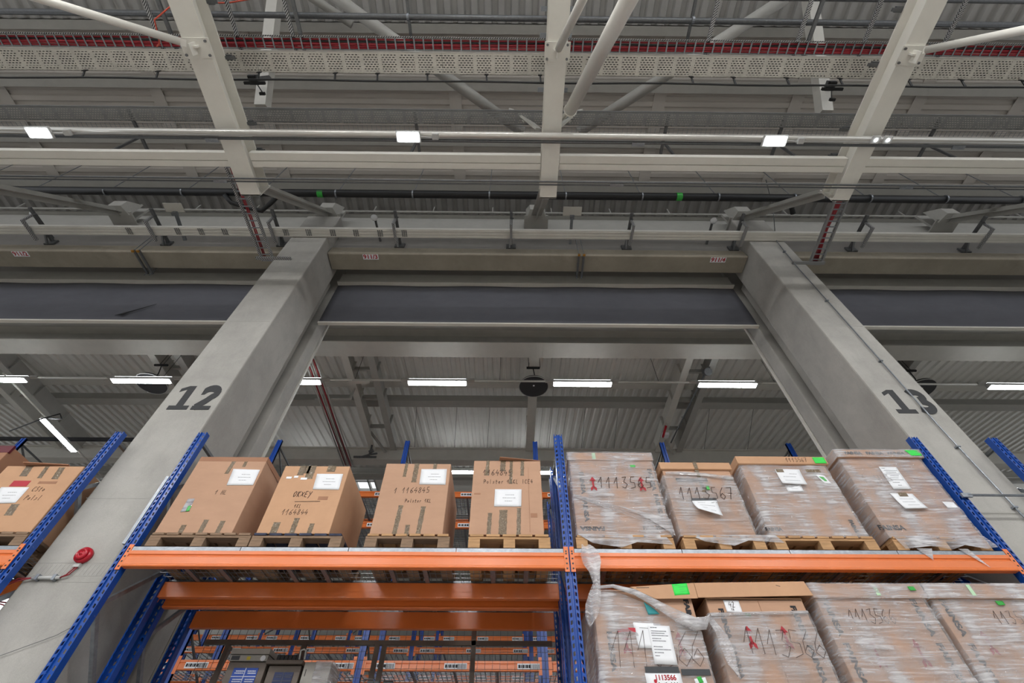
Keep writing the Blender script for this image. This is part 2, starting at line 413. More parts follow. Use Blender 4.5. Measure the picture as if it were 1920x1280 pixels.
# wall strip between the two halls, above the door curtains
b = M(); b.box(-20, 20, 5.3, 5.5, 10.35, ZA+.2); struct('wall_divider', b, DECKD)

# ================================================================ ROOF STEEL, NEAR HALL
ROWS = [(.962, 1.105), (1.825, 2.025), (2.906, 3.042), (3.75, 4.002), ]
nm = ['nearest the camera, behind the red cables', 'behind the wide perforated tray', 'just past the steel tube with floodlights', 'above the black pipe']
for (y0, y1), s in zip(ROWS, nm):
    b = M(); b.box(-20, 20, y0, y1, 11.5, 11.52); b.box(-20, 20, (y0+y1)/2-.01, (y0+y1)/2+.01, 11.52, 11.585)
    tag(obj('roof_purlin', b, GREYST), 'long grey roof purlin under the ceiling, ' + s, 'purlin')
b = M(); b.box(-20, 20, 4.42, 4.62, 10.75, 10.78); b.box(-20, 20, 4.5, 4.53, 10.78, 11.2); b.box(-20, 20, 4.42, 4.62, 11.2, 11.23)
tag(obj('eaves_girder', b, GREYST), 'grey steel girder in shadow just above the concrete wall beam', 'girder')
b = M(); b.tube([(-20, 4.35, 11.2), (20, 4.35, 11.2)], .022, 8)
for i in range(26):
    x = -16 + i * 1.3; b.bar((x, 4.35, 11.2), (x, 4.35, 11.45), .02, .02)
tag(obj('sprinkler_pipe', b, GREYST), 'thin grey sprinkler pipe with short droppers below the roof ribs', 'pipe')
b = M(); b.box(-20, 20, 4.3, 4.36, 10.3, 10.36); b.box(-20, 20, 4.34, 4.36, 10.36, 10.7)
tag(obj('wall_rail', b, GREYST), 'thin grey rail along the top edge of the concrete wall beam', 'rail')

GX = [-7.8, -3.645, .515, 4.635, 8.8]
# suspended white steel beams
beams = {}
for X, s, hw in ((-3.625, 'left of three, ending beside column 12', .135), (.522, 'in the middle of three', .115), (4.625, 'right of three, ending beside column 13', .115)):
    t = thing('steel_beam', 'white steel beam running overhead away from the camera, ' + s, 'beam', (X, 1.3, 7.85), 'white steel beams overhead')
    b = M(); b.box(X-hw, X+hw, -3, 2.615, 7.85, 7.868); b.box(X-hw, X+hw, -3, 2.6, 8.14, 8.158); b.box(X-.012, X+.012, -3, 2.6, 7.868, 8.14)
    obj('beam_profile', b, WHITE, t)
    b = M(); b.box(X-hw, X+hw, 2.6, 2.618, 7.85, 8.2); obj('end_plate', b, WHITE, t)
    b = M(); b.box(X-hw-.03, X+hw+.035, .76, .96, 7.832, 7.85); pl = obj('joint_plate', b, WHITE, t)
    for dx in (-hw, hw):
        for yy in (.79, .93):
            b = M(); b.tube([(X+dx, yy, 7.832), (X+dx, yy, 7.812)], .014, 8); obj('bolt', b, CHROME, pl)
    b = M(); b.box(X-.008, X+.008, .80, .92, 7.70, 7.832); b.box(X-.045, X+.045, .83, .85, 7.76, 7.832); obj('tie_lug', b, WHITE, t)
    beams[X] = t
b = M()
for X in (-3.625, 4.625):
    s = 1 if X < 0 else -1
    for i, yy in enumerate((.45, 1.0, 1.75, 2.1)):
        t = thing('beam_clamp', 'small steel clamp inside the %s white beam, %s' % ('left' if s > 0 else 'right', ('nearest the camera', 'just behind the joint plate', 'above the second tray', 'next to the cross beam')[i]), 'clamp', (X+s*.15, yy, 7.87))
        b = M(); b.box(min(X+s*.1, X+s*.2), max(X+s*.1, X+s*.2), yy-.03, yy+.03, 8.158, 8.19); b.box(min(X+s*.135, X+s*.25), max(X+s*.135, X+s*.25), yy-.018, yy+.018, 8.13, 8.158)
        obj('clamp_jaw', b, GALVD, t)
for i, yy in enumerate((.48, .74, 1.32)):
    for s in (-1, 1):
        t = thing('beam_clamp', 'small steel clamp %s of the middle white beam, %s' % ('left' if s < 0 else 'right', ('furthest from the cross beam', 'level with the top pipe', 'just below the black cable')[i]), 'clamp', (.522+s*.13, yy, 7.87))
        x0, x1 = sorted((.522+s*.1, .522+s*.19)); b = M(); b.box(x0, x1, yy-.025, yy+.025, 8.158, 8.19); obj('clamp_jaw', b, GALV, t)
# round raking struts below the plates
def rake(name, p, q, r, label):
    t = thing(name, label, 'strut', p); b = M(); P = Vector(p); Q = Vector(q); d = (Q-P).normalized()
    b.tube([P + d*.06, Q], r, 16); obj('strut_tube', b, WHITE, t, smooth=True)
    b = M(); b.bar(P, P + d*.09, .018, .07, (0, 1, 0)); obj('fork_plate', b, WHITE, t)
rake('raking_strut', (-3.64, .80, 7.70), (-5.66, -.26, 6.08), .040, 'thin round white strut bolted under the left steel beam')
rake('raking_strut', (.522, .835, 7.76), (.74, -.33, 5.40), .042, 'thin round white strut bolted under the middle steel beam')
rake('raking_strut', (4.64, .79, 7.71), (4.65, .03, 5.03), .040, 'thin round white strut bolted under the right steel beam')
# thick strut
t = thing('raking_strut', 'thick round white strut reaching from the middle steel beam towards the camera', 'strut', (.66, 1.6, 8.03))
P_ = Vector((.735, 1.48, 7.87)); Q_ = Vector((1.2, -.93, 4.85))
b = M(); b.tube([P_, Q_], .075, 24); obj('strut_tube', b, WHITE, t, smooth=True)
b = M(); b.tube([P_ - (Q_-P_)*.003, P_], .084, 24); obj('end_cap', b, WHITE, t)
for dx in (-.018, .018):
    b = M(); b.bar((.735+dx, 1.48, 7.87), (.64+dx, 1.68, 8.15), .01, .07); obj('fork_plate', b, WHITE, t)

# cross beams between the main beams
cx = [(-11.9, -7.94), (-7.66, -3.77), (-3.48, .395), (.65, 4.50), (4.75, 8.66), (8.94, 12.9)]
cl = ['at the far left edge', 'left of the left main beam', 'between the left and middle main beams', 'between the middle and right main beams', 'right of the right main beam', 'at the far right edge']
for (a, c), s in zip(cx, cl):
    b = M(); b.box(a, c, 2.06, 2.146, 7.9, 7.915); b.box(a, c, 2.158, 2.235, 7.9, 7.915); b.box(a, c, 2.146, 2.158, 7.93, 7.94); b.box(a, c, 2.1, 2.235, 8.1, 8.115); b.box(a, c, 2.14, 2.155, 7.915, 8.1)
    b.box(a, c, 2.05, 2.06, 7.9, 8.0);
    tag(obj('cross_beam', b, WHITE), 'white steel cross beam spanning left to right, ' + s, 'beam', 'white cross beams')

# raking struts from beam ends to the wall
for X, s in zip(GX, ('at the far left edge', 'from the left beam to column 12', 'behind the end of the middle beam', 'from the right beam to column 13', 'at the far right edge')):
    t = thing('wall_strut', 'flat grey steel strut rising to the concrete wall, ' + s, 'strut', (X, 4.2, 10.3))
    b = M(); b.bar((X, 2.66, 8.25), (X, 4.12, 10.5), .2, .012, (0, 1, 0)); b.bar((X, 2.66, 8.25), (X, 4.12, 10.5), .012, .16, (0, 1, 0)); obj('strut_profile', b, GREYST, t)
    b = M(); b.box(X-.24, X+.24, 4.0, 4.3, 10.3, 10.33); b.hexa([(X-.13,3.86,10.28),(X+.13,3.86,10.28),(X+.2,4.06,10.28),(X-.2,4.06,10.28),(X-.13,3.86,10.5),(X+.13,3.86,10.5),(X+.2,4.06,10.75),(X-.2,4.06,10.75)]); b.box(X-.15, X+.15, 4.2, 4.24, 10.33, 10.9)
    obj('gusset', b, GREYST, t)
# slanting round roof tubes seen behind the trays
def tubeobj(name, pts, r, m, label, cat, n=12, group=None):
    b = M(); b.tube(pts, r, n); return tag(obj(name, b, m, smooth=True), label, cat, group)
ZT = 9.8
tubeobj('roof_brace', [(-2.59, .447, ZT), (.19, 2.28, ZT)], .085, GREYST, 'round grey roof brace slanting down to the left side of the middle beam', 'brace', 14)
tubeobj('roof_brace', [(3.9, .444, ZT), (1.13, 2.272, ZT)], .085, GREYST, 'round grey roof brace slanting down to the right side of the middle beam', 'brace', 14)
tubeobj('roof_brace', [(-3.9, .25, 11.2), (-2.75, .95, 11.2)], .07, GREYST, 'round grey roof brace at the top, right of the left beam', 'brace', 14)
tubeobj('roof_brace', [(5.1, .2, 11.2), (3.85, .98, 11.2)], .07, GREYST, 'round grey roof brace at the top, left of the right beam', 'brace', 14)
for s in (-1, 1):
    b = M(); b.bar((.515+s*.12, 1.95, 8.75), (.515+s*.34, 1.83, 8.95), .03, .16); b.bar((.515+s*.3, 1.9, 8.9), (.515+s*.52, 1.78, 9.15), .02, .1)
    tag(obj('brace_gusset', b, WHITE2), 'small white gusset plate joining a roof brace on the %s of the middle beam' % ('left' if s < 0 else 'right'), 'gusset')
# square raking braces behind the trays
for X, s_ in ((-3.85, 'left'), (4.87, 'right')):
    b = M(); b.bar((X, 1.86, 9.4), (X, .36, 11.2), .17, .17, (1, 0, 0))
    tag(obj('roof_brace', b, WHITE2), 'square pale roof brace behind the trays beside the %s white beam' % s_, 'brace')
    t = thing('brace_connector', 'cluster of dark clips and bars under the wide tray beside the %s white beam' % s_, 'connector', (X, 1.4, 8.6))
    xx = -3.5 if X < 0 else 4.35
    for k, (dx, yy, w_) in enumerate(((0, 1.30, .09), (-.02, 1.37, .2), (.12, 1.37, .08), (.08, 1.50, .07))):
        b = M(); b.box(xx+dx-w_/2, xx+dx+w_/2, yy-.018, yy+.018, 8.63, 8.67); obj('clip', b, BLACK, t)
    b = M(); b.box(xx-.06, xx+.06, 1.28, 1.40, 8.67, 8.72); b.bar((xx+.03, 1.38, 8.68), (xx+.08, 1.5, 8.67), .012, .012); b.bar((xx, 1.34, 8.7), (X+.1, 1.5, 9.7), .05, .05); obj('clip_arm', b, GALVD, t)

# ================================================================ SERVICES
SPX = 19.0
def longbox(name, x0, x1, y0, y1, z0, z1, m, label, cat, **k):
    b = M(); b.box(x0, x1, y0, y1, z0, z1); return tag(obj(name, b, m, **k), label, cat)
# wide perforated tray (three lengths with joints)
tr = [(-9.8, -3.3, 'left length'), (-3.297, -.9, 'second length from the left'), (-.897, 3.95, 'length crossing the middle beam'), (3.953, 10.2, 'right length')]
for a, c, s in tr:
    b = M(); y0, y1, z = .975, 1.215, 8.5
    b.box(a, c, y0, y1, z, z+.003); b.box(a, c, y0, y0+.003, z, z+.06); b.box(a, c, y1-.003, y1, z, z+.06)
    tag(obj('cable_tray', b, PERF, base=(a, y0, z)), 'wide pale perforated cable tray above the black cable, ' + s, 'cable tray', 'wide perforated tray lengths')
for a, c, s in ((-12, -3.4, 'left half'), (-3.397, 3.6, 'middle part'), (3.603, 12, 'right half')):
    b = M(); y0, y1, z = 1.745, 1.935, 8.9
    b.box(a, c, y0, y1, z, z+.003); b.box(a, c, y0, y0+.003, z, z+.06); b.box(a, c, y1-.003, y1, z, z+.06)
    tag(obj('cable_tray', b, PERF2, base=(a, y0, z)), 'narrower dull perforated cable tray behind the floodlight tube, ' + s, 'cable tray', 'dull perforated tray lengths')
b = M()
for i in range(5): b.box(-12, 12, 1.985+i*.028, 1.989+i*.028, 9.0, 9.004)
for i in range(340): b.box(-11.9+i*.07, -11.896+i*.07, 1.985, 2.1, 9.004, 9.008)
tag(obj('mesh_tray', b, GALV), 'wire mesh cable basket running behind the dull perforated tray', 'cable tray')
for i, yy in enumerate((1.0, 1.03, 1.06, 1.09, 1.12, 1.15, 1.18)):
    b = M(); b.tube([(-10 + k*.8, yy+.008*sin(k*1.9+i*3), 8.525+.006*sin(k*2.1+i)) for k in range(26)], .015, 6); tag(obj('black_cable', b, BLACK), 'black cable lying inside the wide perforated tray', 'cable', 'black cables inside the tray')
# red-cable ladder
t = thing('cable_ladder', 'galvanised cable ladder along the top carrying red cables', 'cable ladder', (0, .9, 8.6))
b = M(); b.box(-10, 10, .825, .829, 8.58, 8.64); b.box(-10, 10, .812, .829, 8.58, 8.583); obj('side_rail', b, RAIL, t)
b = M(); b.box(-10, 10, .962, .966, 8.58, 8.64); obj('side_rail', b, GALV, t)
b = M()
for i in range(165):
    if 35 <= i < 130:
        c = M(); c.box(-9.9+i*.12, -9.882+i*.12, .83, .963, 8.585, 8.592); obj('rung', c, GALV, t)
    else: b.box(-9.9+i*.12, -9.882+i*.12, .83, .963, 8.585, 8.592)
o = obj('rung', b, GALV, t); o['kind'] = 'stuff'
def cable(pts, r, m, label, cat='cable', n=6, name='cable', group=None):
    return tubeobj(name, pts, r, m, label, cat, n, group)
for i, (yy, rr_) in enumerate(((.855, .011), (.878, .012), (.905, .016), (.925, .009), (.945, .011))):
    pts = [(-10 + k*.8, yy + .004*sin(k*1.7+i), 8.605 + .006*sin(k*2.3+i*2)) for k in range(26)]
    cable(pts, rr_, REDC if i != 1 else BLACK, '%s cable lying in the top cable ladder, %s from the camera' % ('red' if i != 1 else 'black', ('first', 'second', 'third', 'fourth', 'fifth')[i]), group='cables in the top ladder', name='red_cable' if i != 1 else 'black_cable')
cable([(-3.2, .45, 8.9), (-3.55, .5, 8.75), (-4.15, .5, 8.62), (-4.4, .66, 8.5), (-4.45, .9, 8.5), (-4.55, .95, 8.57)], .009, mat('orange_red_cable', '#c4503a', .5), 'loose orange-red cable looping over the top pipe left of the left beam', n=8, name='loose_cable')
# thin black cable under the tray, on hooks
pts = [(-9.5 + k*.5, 1.275 + .006*sin(k*1.3), 8.36 + .008*sin(k*.9)) for k in range(39)]
cable(pts, .012, BLACK, 'thin black cable sagging below the wide perforated tray', name='black_cable')
HK = [-5.55, -4.6, -4.05, -3.95+.66, -2.3, -1.75, -1.1, -.33, .1+.27, 2.35, 2.9, 3.6, 4.3, 5.2, 5.9, 6.7]
for i, x in enumerate(HK):
    b = M(); b.hexa([(x-.025,1.205,8.44),(x+.025,1.205,8.44),(x+.025,1.215,8.44),(x-.025,1.215,8.44),(x-.025,1.205,8.5),(x+.025,1.205,8.5),(x+.025,1.215,8.5),(x-.025,1.215,8.5)])
    b.bar((x, 1.21, 8.47), (x+.01, 1.27, 8.36), .022, .012)
    tag(obj('cable_hook', b, BLACK), 'small black hook holding the black cable under the wide tray', 'hook', 'black cable hooks under the tray')
# top pipes
HX = (-4.532, -4.361, -3.520, -2.807, -2.704, 2.530, 3.682, 3.820, 4.542, 5.584)
tubeobj('conduit_pipe', [(-10, .62, 8.9), (10, .66, 8.9)], .036, GALVD, 'thick grey steel pipe running left to right near the top', 'pipe', 14)
tubeobj('conduit_pipe', [(-10, .385, 8.95), (10, .41, 8.95)], .028, GALVD, 'upper grey steel pipe cut by the top edge', 'pipe', 12)
for i, (x, s) in enumerate(((-4.1, 'left of the left beam'), (-1.35, 'halfway to the middle beam'), (2.35, 'right of the middle beam'))):
    t = thing('pipe_hanger', 'dark steel rail with ring clamp on the top pipe, ' + s, 'hanger', (x, .64, 8.9))
    b = M(); b.tube([(x-.015, .64, 8.9), (x+.015, .64, 8.9)], .046, 12); obj('pipe_clamp', b, GALV, t)
    b = M(); b.box(x-.018, x+.018, -1.5, .98, 8.94, 8.97); obj('rail', b, GALVD, t)
for i, x in enumerate(HX):
    b = M(); b.box(x-.022, x+.022, -1.5, .985, 8.645, 8.675)
    tag(obj('slotted_rail', b, RAIL if i % 3 != 1 else GALVD), 'steel rail resting on the top cable ladder and running overhead, %s from left' % ('first', 'second', 'third', 'fourth', 'fifth', 'sixth', 'seventh', 'eighth', 'ninth', 'last')[i], 'rail')
for i, x in enumerate((-5.62, -1.42, 2.32, 4.05, 6.35, 9.0)):
    for k, (ya, yb, za, zb_) in enumerate(((1.2, 2.3, 9.3, 9.3),)):
        b = M(); b.box(x-.02, x+.02, 1.80, 2.42, 8.962, 8.995); b.box(x-.015, x+.015, 2.16, 2.19, 8.115, 8.962)
        tag(obj('rail_bracket', b, GALVD), 'dark rail bracket behind the floodlight tube, %s from left' % ('first', 'second', 'third', 'fourth', 'fifth', 'last')[i], 'bracket')
# floodlight tube
tubeobj('lighting_tube', [(-12, 1.722, 7.68), (12, 1.752, 7.68)], .041, TUBEM, 'shiny round steel tube carrying the floodlights', 'tube', 18)
tubeobj('lighting_tube', [(-12, 1.80, 7.71), (12, 1.83, 7.71)], .02, GALVD, 'thin dark tube running alongside the floodlight tube', 'tube', 10)
for (x, s) in ((-5.80, 'left of the left beam'), (-1.27, 'between the left and middle beams'), (3.27, 'left of the right beam')):
    yy = 1.727 + .0025*(x+12)*.5
    t = thing('floodlight', 'lit rectangular white floodlight under the steel tube, ' + s, 'floodlight', (x, yy, 7.58), 'lit floodlights on the tube')
    b = M(); b.box(x-.15, x+.15, yy-.07, yy+.07, 7.59, 7.625); obj('housing', b, PVC, t, bevel=.006)
    b = M(); b.box(x-.125, x+.125, yy-.05, yy+.05, 7.582, 7.59); obj('diffuser', b, FLOOD, t)
    b = M(); b.tube([(x+.15, yy, 7.61), (x+.3, yy+.01, 7.62)], .008, 6); obj('lead', b, PVC, t)
    b = M(); b.box(x+.29, x+.37, yy-.035, yy+.035, 7.6, 7.65); obj('junction_box', b, PVC, t, bevel=.005)
for x, s in ((4.52, 'left'), (4.67, 'right')):
    t = thing('emergency_lamp', 'small square emergency lamp below the right beam, %s one of two' % s, 'lamp', (x, 1.725, 7.6))
    b = M(); b.box(x-.05, x+.05, 1.68, 1.77, 7.605, 7.63); obj('housing', b, PVC, t, bevel=.004)
    b = M(); b.lathe([(.018, 0), (.016, -.006)], (x, 1.725, 7.605), n=12); obj('led_lens', b, FLOOD, t)
for x, s in ((-3.75, 'left'), (2.35-.75, 'middle'), (5.65, 'right')):
    b = M(); b.box(x-.08, x+.08, 1.80, 1.845, 7.655, 7.665)
    tag(obj('tube_splice', b, GALV), 'small flat splice plate on the floodlight tube, %s one of three' % s, 'plate')
# thin double conduit
tubeobj('thin_conduit', [(-12, 2.33, 7.76), (12, 2.36, 7.76)], .013, GALVD, 'thin steel conduit crossing just below the cross beams, upper of two', 'conduit', 8)
tubeobj('thin_conduit', [(-12, 2.37, 7.76), (12, 2.40, 7.76)], .011, GALVD, 'thin steel conduit crossing just below the cross beams, lower of two', 'conduit', 8)
for x, s in ((-3.9, 'left'), (1.43, 'middle'), (5.35, 'right')):
    b = M(); b.box(x-.09, x+.09, 2.355, 2.395, 7.735, 7.745)
    tag(obj('conduit_splice', b, GALV), 'small perforated splice plate on the thin conduits, %s one of three' % s, 'plate')
# black pipe with clamps
tubeobj('black_pipe', [(-12.5, 3.28, 9.6), (12.5, 3.31, 9.6)], .068, BLACK, 'thick black pipe running left to right behind the beam ends', 'pipe', 18)
for i in range(15):
    x = -9.9 + i*1.36; b = M(); b.tube([(x-.012, 3.295, 9.6), (x+.012, 3.295, 9.6)], .075, 16)
    b.bar((x, 3.3, 9.66), (x, 3.3, 10.9), .012, .012)
    tag(obj('pipe_clamp', b, GALV), 'bright ring clamp around the black pipe', 'clamp', 'ring clamps on the black pipe')
for x, s in ((-3.38, 'left'), (3.0, 'right')):
    b = M(); b.tube([(x-.05, 3.295, 9.6), (x+.05, 3.295, 9.6)], .0715, 16)
    tag(obj('pipe_sticker', b, GREENG), 'green marking band on the black pipe, %s one of two' % s, 'sticker')
cable([(-5.05, 3.3, 9.52), (-4.95, 3.42, 9.46), (-4.7, 3.5, 9.44), (-4.45, 3.56, 9.44), (-4.25, 3.42, 9.47), (-4.1, 3.3, 9.54)], .04, BLACK, 'black branch pipe hanging from the black pipe left of the left beam', 'pipe', 10, 'branch_pipe')
cable([(4.9, 3.3, 9.56), (5.0, 3.4, 9.46), (5.06, 3.52, 9.44)], .045, BLACK, 'short black branch stub under the black pipe right of the right beam', 'pipe', 10, 'branch_pipe')

# concrete columns ------------------------------------------------
def glyph(kind):
    if kind == '1': return [[(0.02,.74),(.02,.86),(.24,1.0),(.38,1.0),(.38,.16),(.52,.16),(.52,0),(.02,0),(.02,.16),(.2,.16),(.2,.8)]]
    return None
def thick(pts, wd):
    L = []; R = []
    for i, p in enumerate(pts):
        a = Vector(pts[max(0, i-1)]); c = Vector(pts[min(len(pts)-1, i+1)]); d = (c-a).normalized(); n = Vector((-d.y, d.x)) * wd/2
        L.append((p[0]+n.x, p[1]+n.y)); R.append((p[0]-n.x, p[1]-n.y))
    return L, R
def number_marking(t, digits, x, z, wd, h, y):
    for k, dgt in enumerate(digits):
        b = M(); ox = x + k * wd * 1.06; y0_ = y
        def quad(q):
            nonlocal y; y = y0_ - .0002*len(b.f)/6
            b.add([(ox+u*wd, y, z+v*h) for u, v in q] + [(ox+u*wd, y+.003, z+v*h) for u, v in q], [(0,1,2,3),(7,6,5,4),(0,4,5,1),(1,5,6,2),(2,6,7,3),(3,7,4,0)])
        if dgt == '1':
            for q in ([(.38,0),(.70,0),(.70,1),(.38,1)], [(.08,0),(.98,0),(.98,.16),(.08,.16)], [(.08,.74),(.40,.86),(.40,1),(.08,.88)]): quad(q)
        else:
            if dgt == '2':
                pts = [(.14, .76)] + [(.48 + .32*cos(radians(a)), .70 + .2*sin(radians(a))) for a in range(165, -60, -20)] + [(.52, .36), (.2, .09)]
                L, R = thick(pts, .29)
            else:
                p1 = [(.46 + .30*cos(radians(a)), .725 + .175*sin(radians(a))) for a in range(150, -95, -18)]
                p2 = [(.46 + .34*cos(radians(a)), .30 + .20*sin(radians(a))) for a in range(90, -155, -18)]
                L, R = thick(p1, .27)
                for i in range(len(L)-1): quad([R[i], R[i+1], L[i+1], L[i]])
                L, R = thick(p2, .27)
            for i in range(len(L)-1): quad([R[i], R[i+1], L[i+1], L[i]])
            if dgt == '2': quad([(.08,0),(.9,0),(.9,.15),(.08,.15)])
        obj('number_marking', b, NUMK, t)
for X0, X1, num, sd in ((-3.99, -3.335, '12', 1), (4.355, 5.01, '13', -1)):
    t = thing('concrete_column', 'grey concrete column painted with a large dark number %s' % {'12': 'twelve', '13': 'thirteen'}[num], 'column', ((X0+X1)/2, 4.3, 0))
    b = M(); b.box(X0, X1, 3.98, 4.70, 0, 10.15); obj('front_shaft', b, CONC, t, bevel=.02)
    b = M(); b.box(X0+.16, X1-.16, 4.70, 4.98, 0, 9.2); obj('recessed_web', b, CONC, t)
    b = M(); b.box(X0+.03, X1-.03, 5.02, 5.27, 0, 10.1); obj('rear_shaft', b, CONC, t, bevel=.015)
    b = M(); xe = X1-.03 if sd > 0 else X0+.03
    x0, x1 = sorted((xe, xe + sd*.012)); b.box(x0, x1, 5.285, 5.33, 0, 9.6); x0, x1 = sorted((xe - sd*.1, xe)); b.box(x0, x1, 5.275, 5.287, 0, 9.6)
    obj('edge_angle', b, WHITE2, t)
    b = M(); b.box(X0, X1, 3.978, 3.981, (4.0 if num == '12' else 3.9), (4.006 if num == '12' else 3.906)); b.box(X0+.05, X1-.02, 3.978, 3.981, 6.75, 6.755); obj('casting_seam', b, GREYST, t)
    if num == '12': number_marking(t, '12', -3.895, 5.112, .255, .37, 3.976)
    else: number_marking(t, '13', 4.43, 5.132, .255, .37, 3.976)

    if num == '12':
        b = M()
        for i in range(17): b.bar((X0+.03+i*.036, 3.979, 3.29), (X0+.045+i*.036, 3.979, 3.385), .007, .002, (0, 1, 0))
        for z in (3.29, 3.395, 3.24): b.box(X0+.02, X1-.03, 3.978, 3.981, z, z+.003)
        obj('formwork_marks', b, GREYST, t)
# concrete wall beam (three spans), signs, panels, curtains
SP = [(-11.6, -4.0, 'left of column 12', '911/2', -9.05, -8.77), (-3.325, 4.345, 'between columns 12 and 13', '911/3', -2.69, -2.41), (4.995, 12.8, 'right of column 13', None, 0, 0)]
for a, c, s, tx, s0, s1 in SP:
    b = M(); b.prism([(4.22, 9.34), (4.19, 9.10), (4.21, 9.075), (4.54, 9.075), (4.56, 9.14), (4.56, 9.34)], 'x', a, c); tag(obj('concrete_beam', b, CONC2, bevel=.01), 'rough concrete lintel beam above the dark curtain, ' + s, 'beam')
    b = M(); b.box(a, c, 4.24, 4.34, 9.345, 10.15); tag(obj('fascia_sheet', b, FASC), 'flat grey fascia panel above the concrete beam, ' + s, 'panel')
    t = thing('smoke_curtain', 'dark grey fabric smoke curtain hanging behind the concrete beam, ' + s, 'curtain', ((a+c)/2, 5.0, 8.0))
    b = M(); b.box(a-.03, c+.03, 4.95, 5.015, 9.26, 9.58); b.box(a-.03, c+.03, 4.9, 5.015, 9.225, 9.26); obj('housing', b, WHITE2, t)
    b = M(); nx, nz = 60, 16
    r = random.Random(int(a*10))
    for j in range(nz+1):
        for i in range(nx+1):
            x = a-.03 + (c-a+.06)*i/nx; z = 8.03 + 1.2*j/nz
            b.v.append(Vector((x, 4.985 + .012*sin(x*1.3+z*2)*(1-j/nz) + .008*sin(x*3.1-z*3.0+a), z)))
    for j in range(nz):
        for i in range(nx):
            k = j*(nx+1)+i; b.f.append([k, k+1, k+nx+2, k+nx+1]); b.mi.append(0)
    if a < -5:
        pass
    fb = obj('fabric', b, CURT, t, smooth=True)
    so = fb.modifiers.new('s', 'SOLIDIFY'); so.thickness = .004
    b = M(); b.box(a-.03, c+.03, 4.955, 5.015, 8.0, 8.035); obj('bottom_bar', b, WHITE, t)
    if a < -5:
        b = M(); pr = [(-6.98, 8.16), (-6.90, 8.22), (-6.62, 8.40), (-6.45, 8.52), (-6.63, 8.36), (-6.78, 8.26), (-6.86, 8.17)]
        b.prism(pr, 'y', 4.955, 4.958); obj('tear', b, BLACK, t)
    for q, (tx, s0, s1) in enumerate([(tx, s0, s1)] + ([('911/4', 3.67, 3.95)] if tx == '911/3' else [])):
        if not tx: continue
        sg = thing('number_sign', 'small white sign with red number %s %s' % (tx, 'under the concrete beam left of column 12' if a < -5 else ('beside column 12' if q == 0 else 'beside column 13')), 'sign', ((s0+s1)/2, 4.18, 9.13))
        b = M(); cx_ = (s0+s1)/2
        b.box(cx_-.14, cx_+.14, 4.215, 4.315, 9.068, 9.075)
        obj('sign_plate', b, SIGNW, sg)
        text('sign_text', tx, .115, (cx_, 4.262, 9.0675), (1, 0, 0), (0, -1, 0), REDINK, sg, bold=.004, lift=.001)
# panels above curtain housing (closing the opening)
for a, c, s in ((-20, -3.97, 'left of column 12'), (-3.36, 4.37, 'between the columns'), (4.99, 20, 'right of column 13')):
    b = M(); b.box(a, c, 5.05, 5.09, 9.58, 10.35); b.box(a, c, 5.09, 5.29, 10.3, 10.34)
    tag(obj('lintel_sheet', b, DECKD), 'dark metal sheet in the shadow gap above the smoke curtain, ' + s, 'panel')

# trunking in front of the column heads
t = thing('cable_trunking', 'long pale cable trunking running left to right in front of the column heads', 'trunking', (0, 3.87, 9.25))
b = M(); b.box(-13, 13, 3.80, 3.965, 9.25, 9.31)
for yy in (3.82, 3.88, 3.935): b.box(-13, 13, yy, yy+.012, 9.244, 9.25)
obj('duct', b, WHITE2, t)
for x in (-6.846, -5.974, -5.558, -5.131, -4.037, -3.63, -3.195, -2.778, -2.343, -1.907):
    b = M()
    for i in range(3):
        for j in range(5): b.box(x-.05+i*.035, x-.028+i*.035, 3.815+j*.026, 3.832+j*.026, 9.24, 9.2435)
    obj('vent_slots', b, GALVD, t)
AX = [-8.597, -6.439, -4.28, -2.077, .01, 2.183, 4.2, 6.437, 8.587]
AN = ('furthest left', 'second from the left', 'just left of column 12', 'first between the columns', 'in the middle between the columns', 'last before column 13', 'at column 13', 'right of column 13', 'furthest right')
for x, s in zip(AX, AN):
    t = thing('trunking_bracket', 'slotted steel bracket carrying the pale trunking, ' + s, 'bracket', (x, 3.9, 9.2))
    yb = 4.215
    if s in ('at column 13', 'just left of column 12'): yb = 4.215
    b = M(); b.box(x-.02, x+.02, 3.66, 3.69, 9.19, 9.42); b.box(x-.02, x+.02, 3.69, 4.06, 9.19, 9.235); obj('front_arm', b, RAIL, t)
    b = M(); b.box(x-.025, x+.025, 3.55, yb+.02, 9.45, 9.49); b.bar((x, 3.67, 9.4), (x+.04, 3.67, 9.47), .02, .02); obj('upper_arm', b, GALVD, t)
    b = M(); b.bar((x-.02, 4.0, 9.47), (x-.02, yb, 9.36), .03, .03); b.box(x-.09, x+.09, yb-.01, yb+.02, 9.36, 9.5); obj('knee', b, GALVD, t)
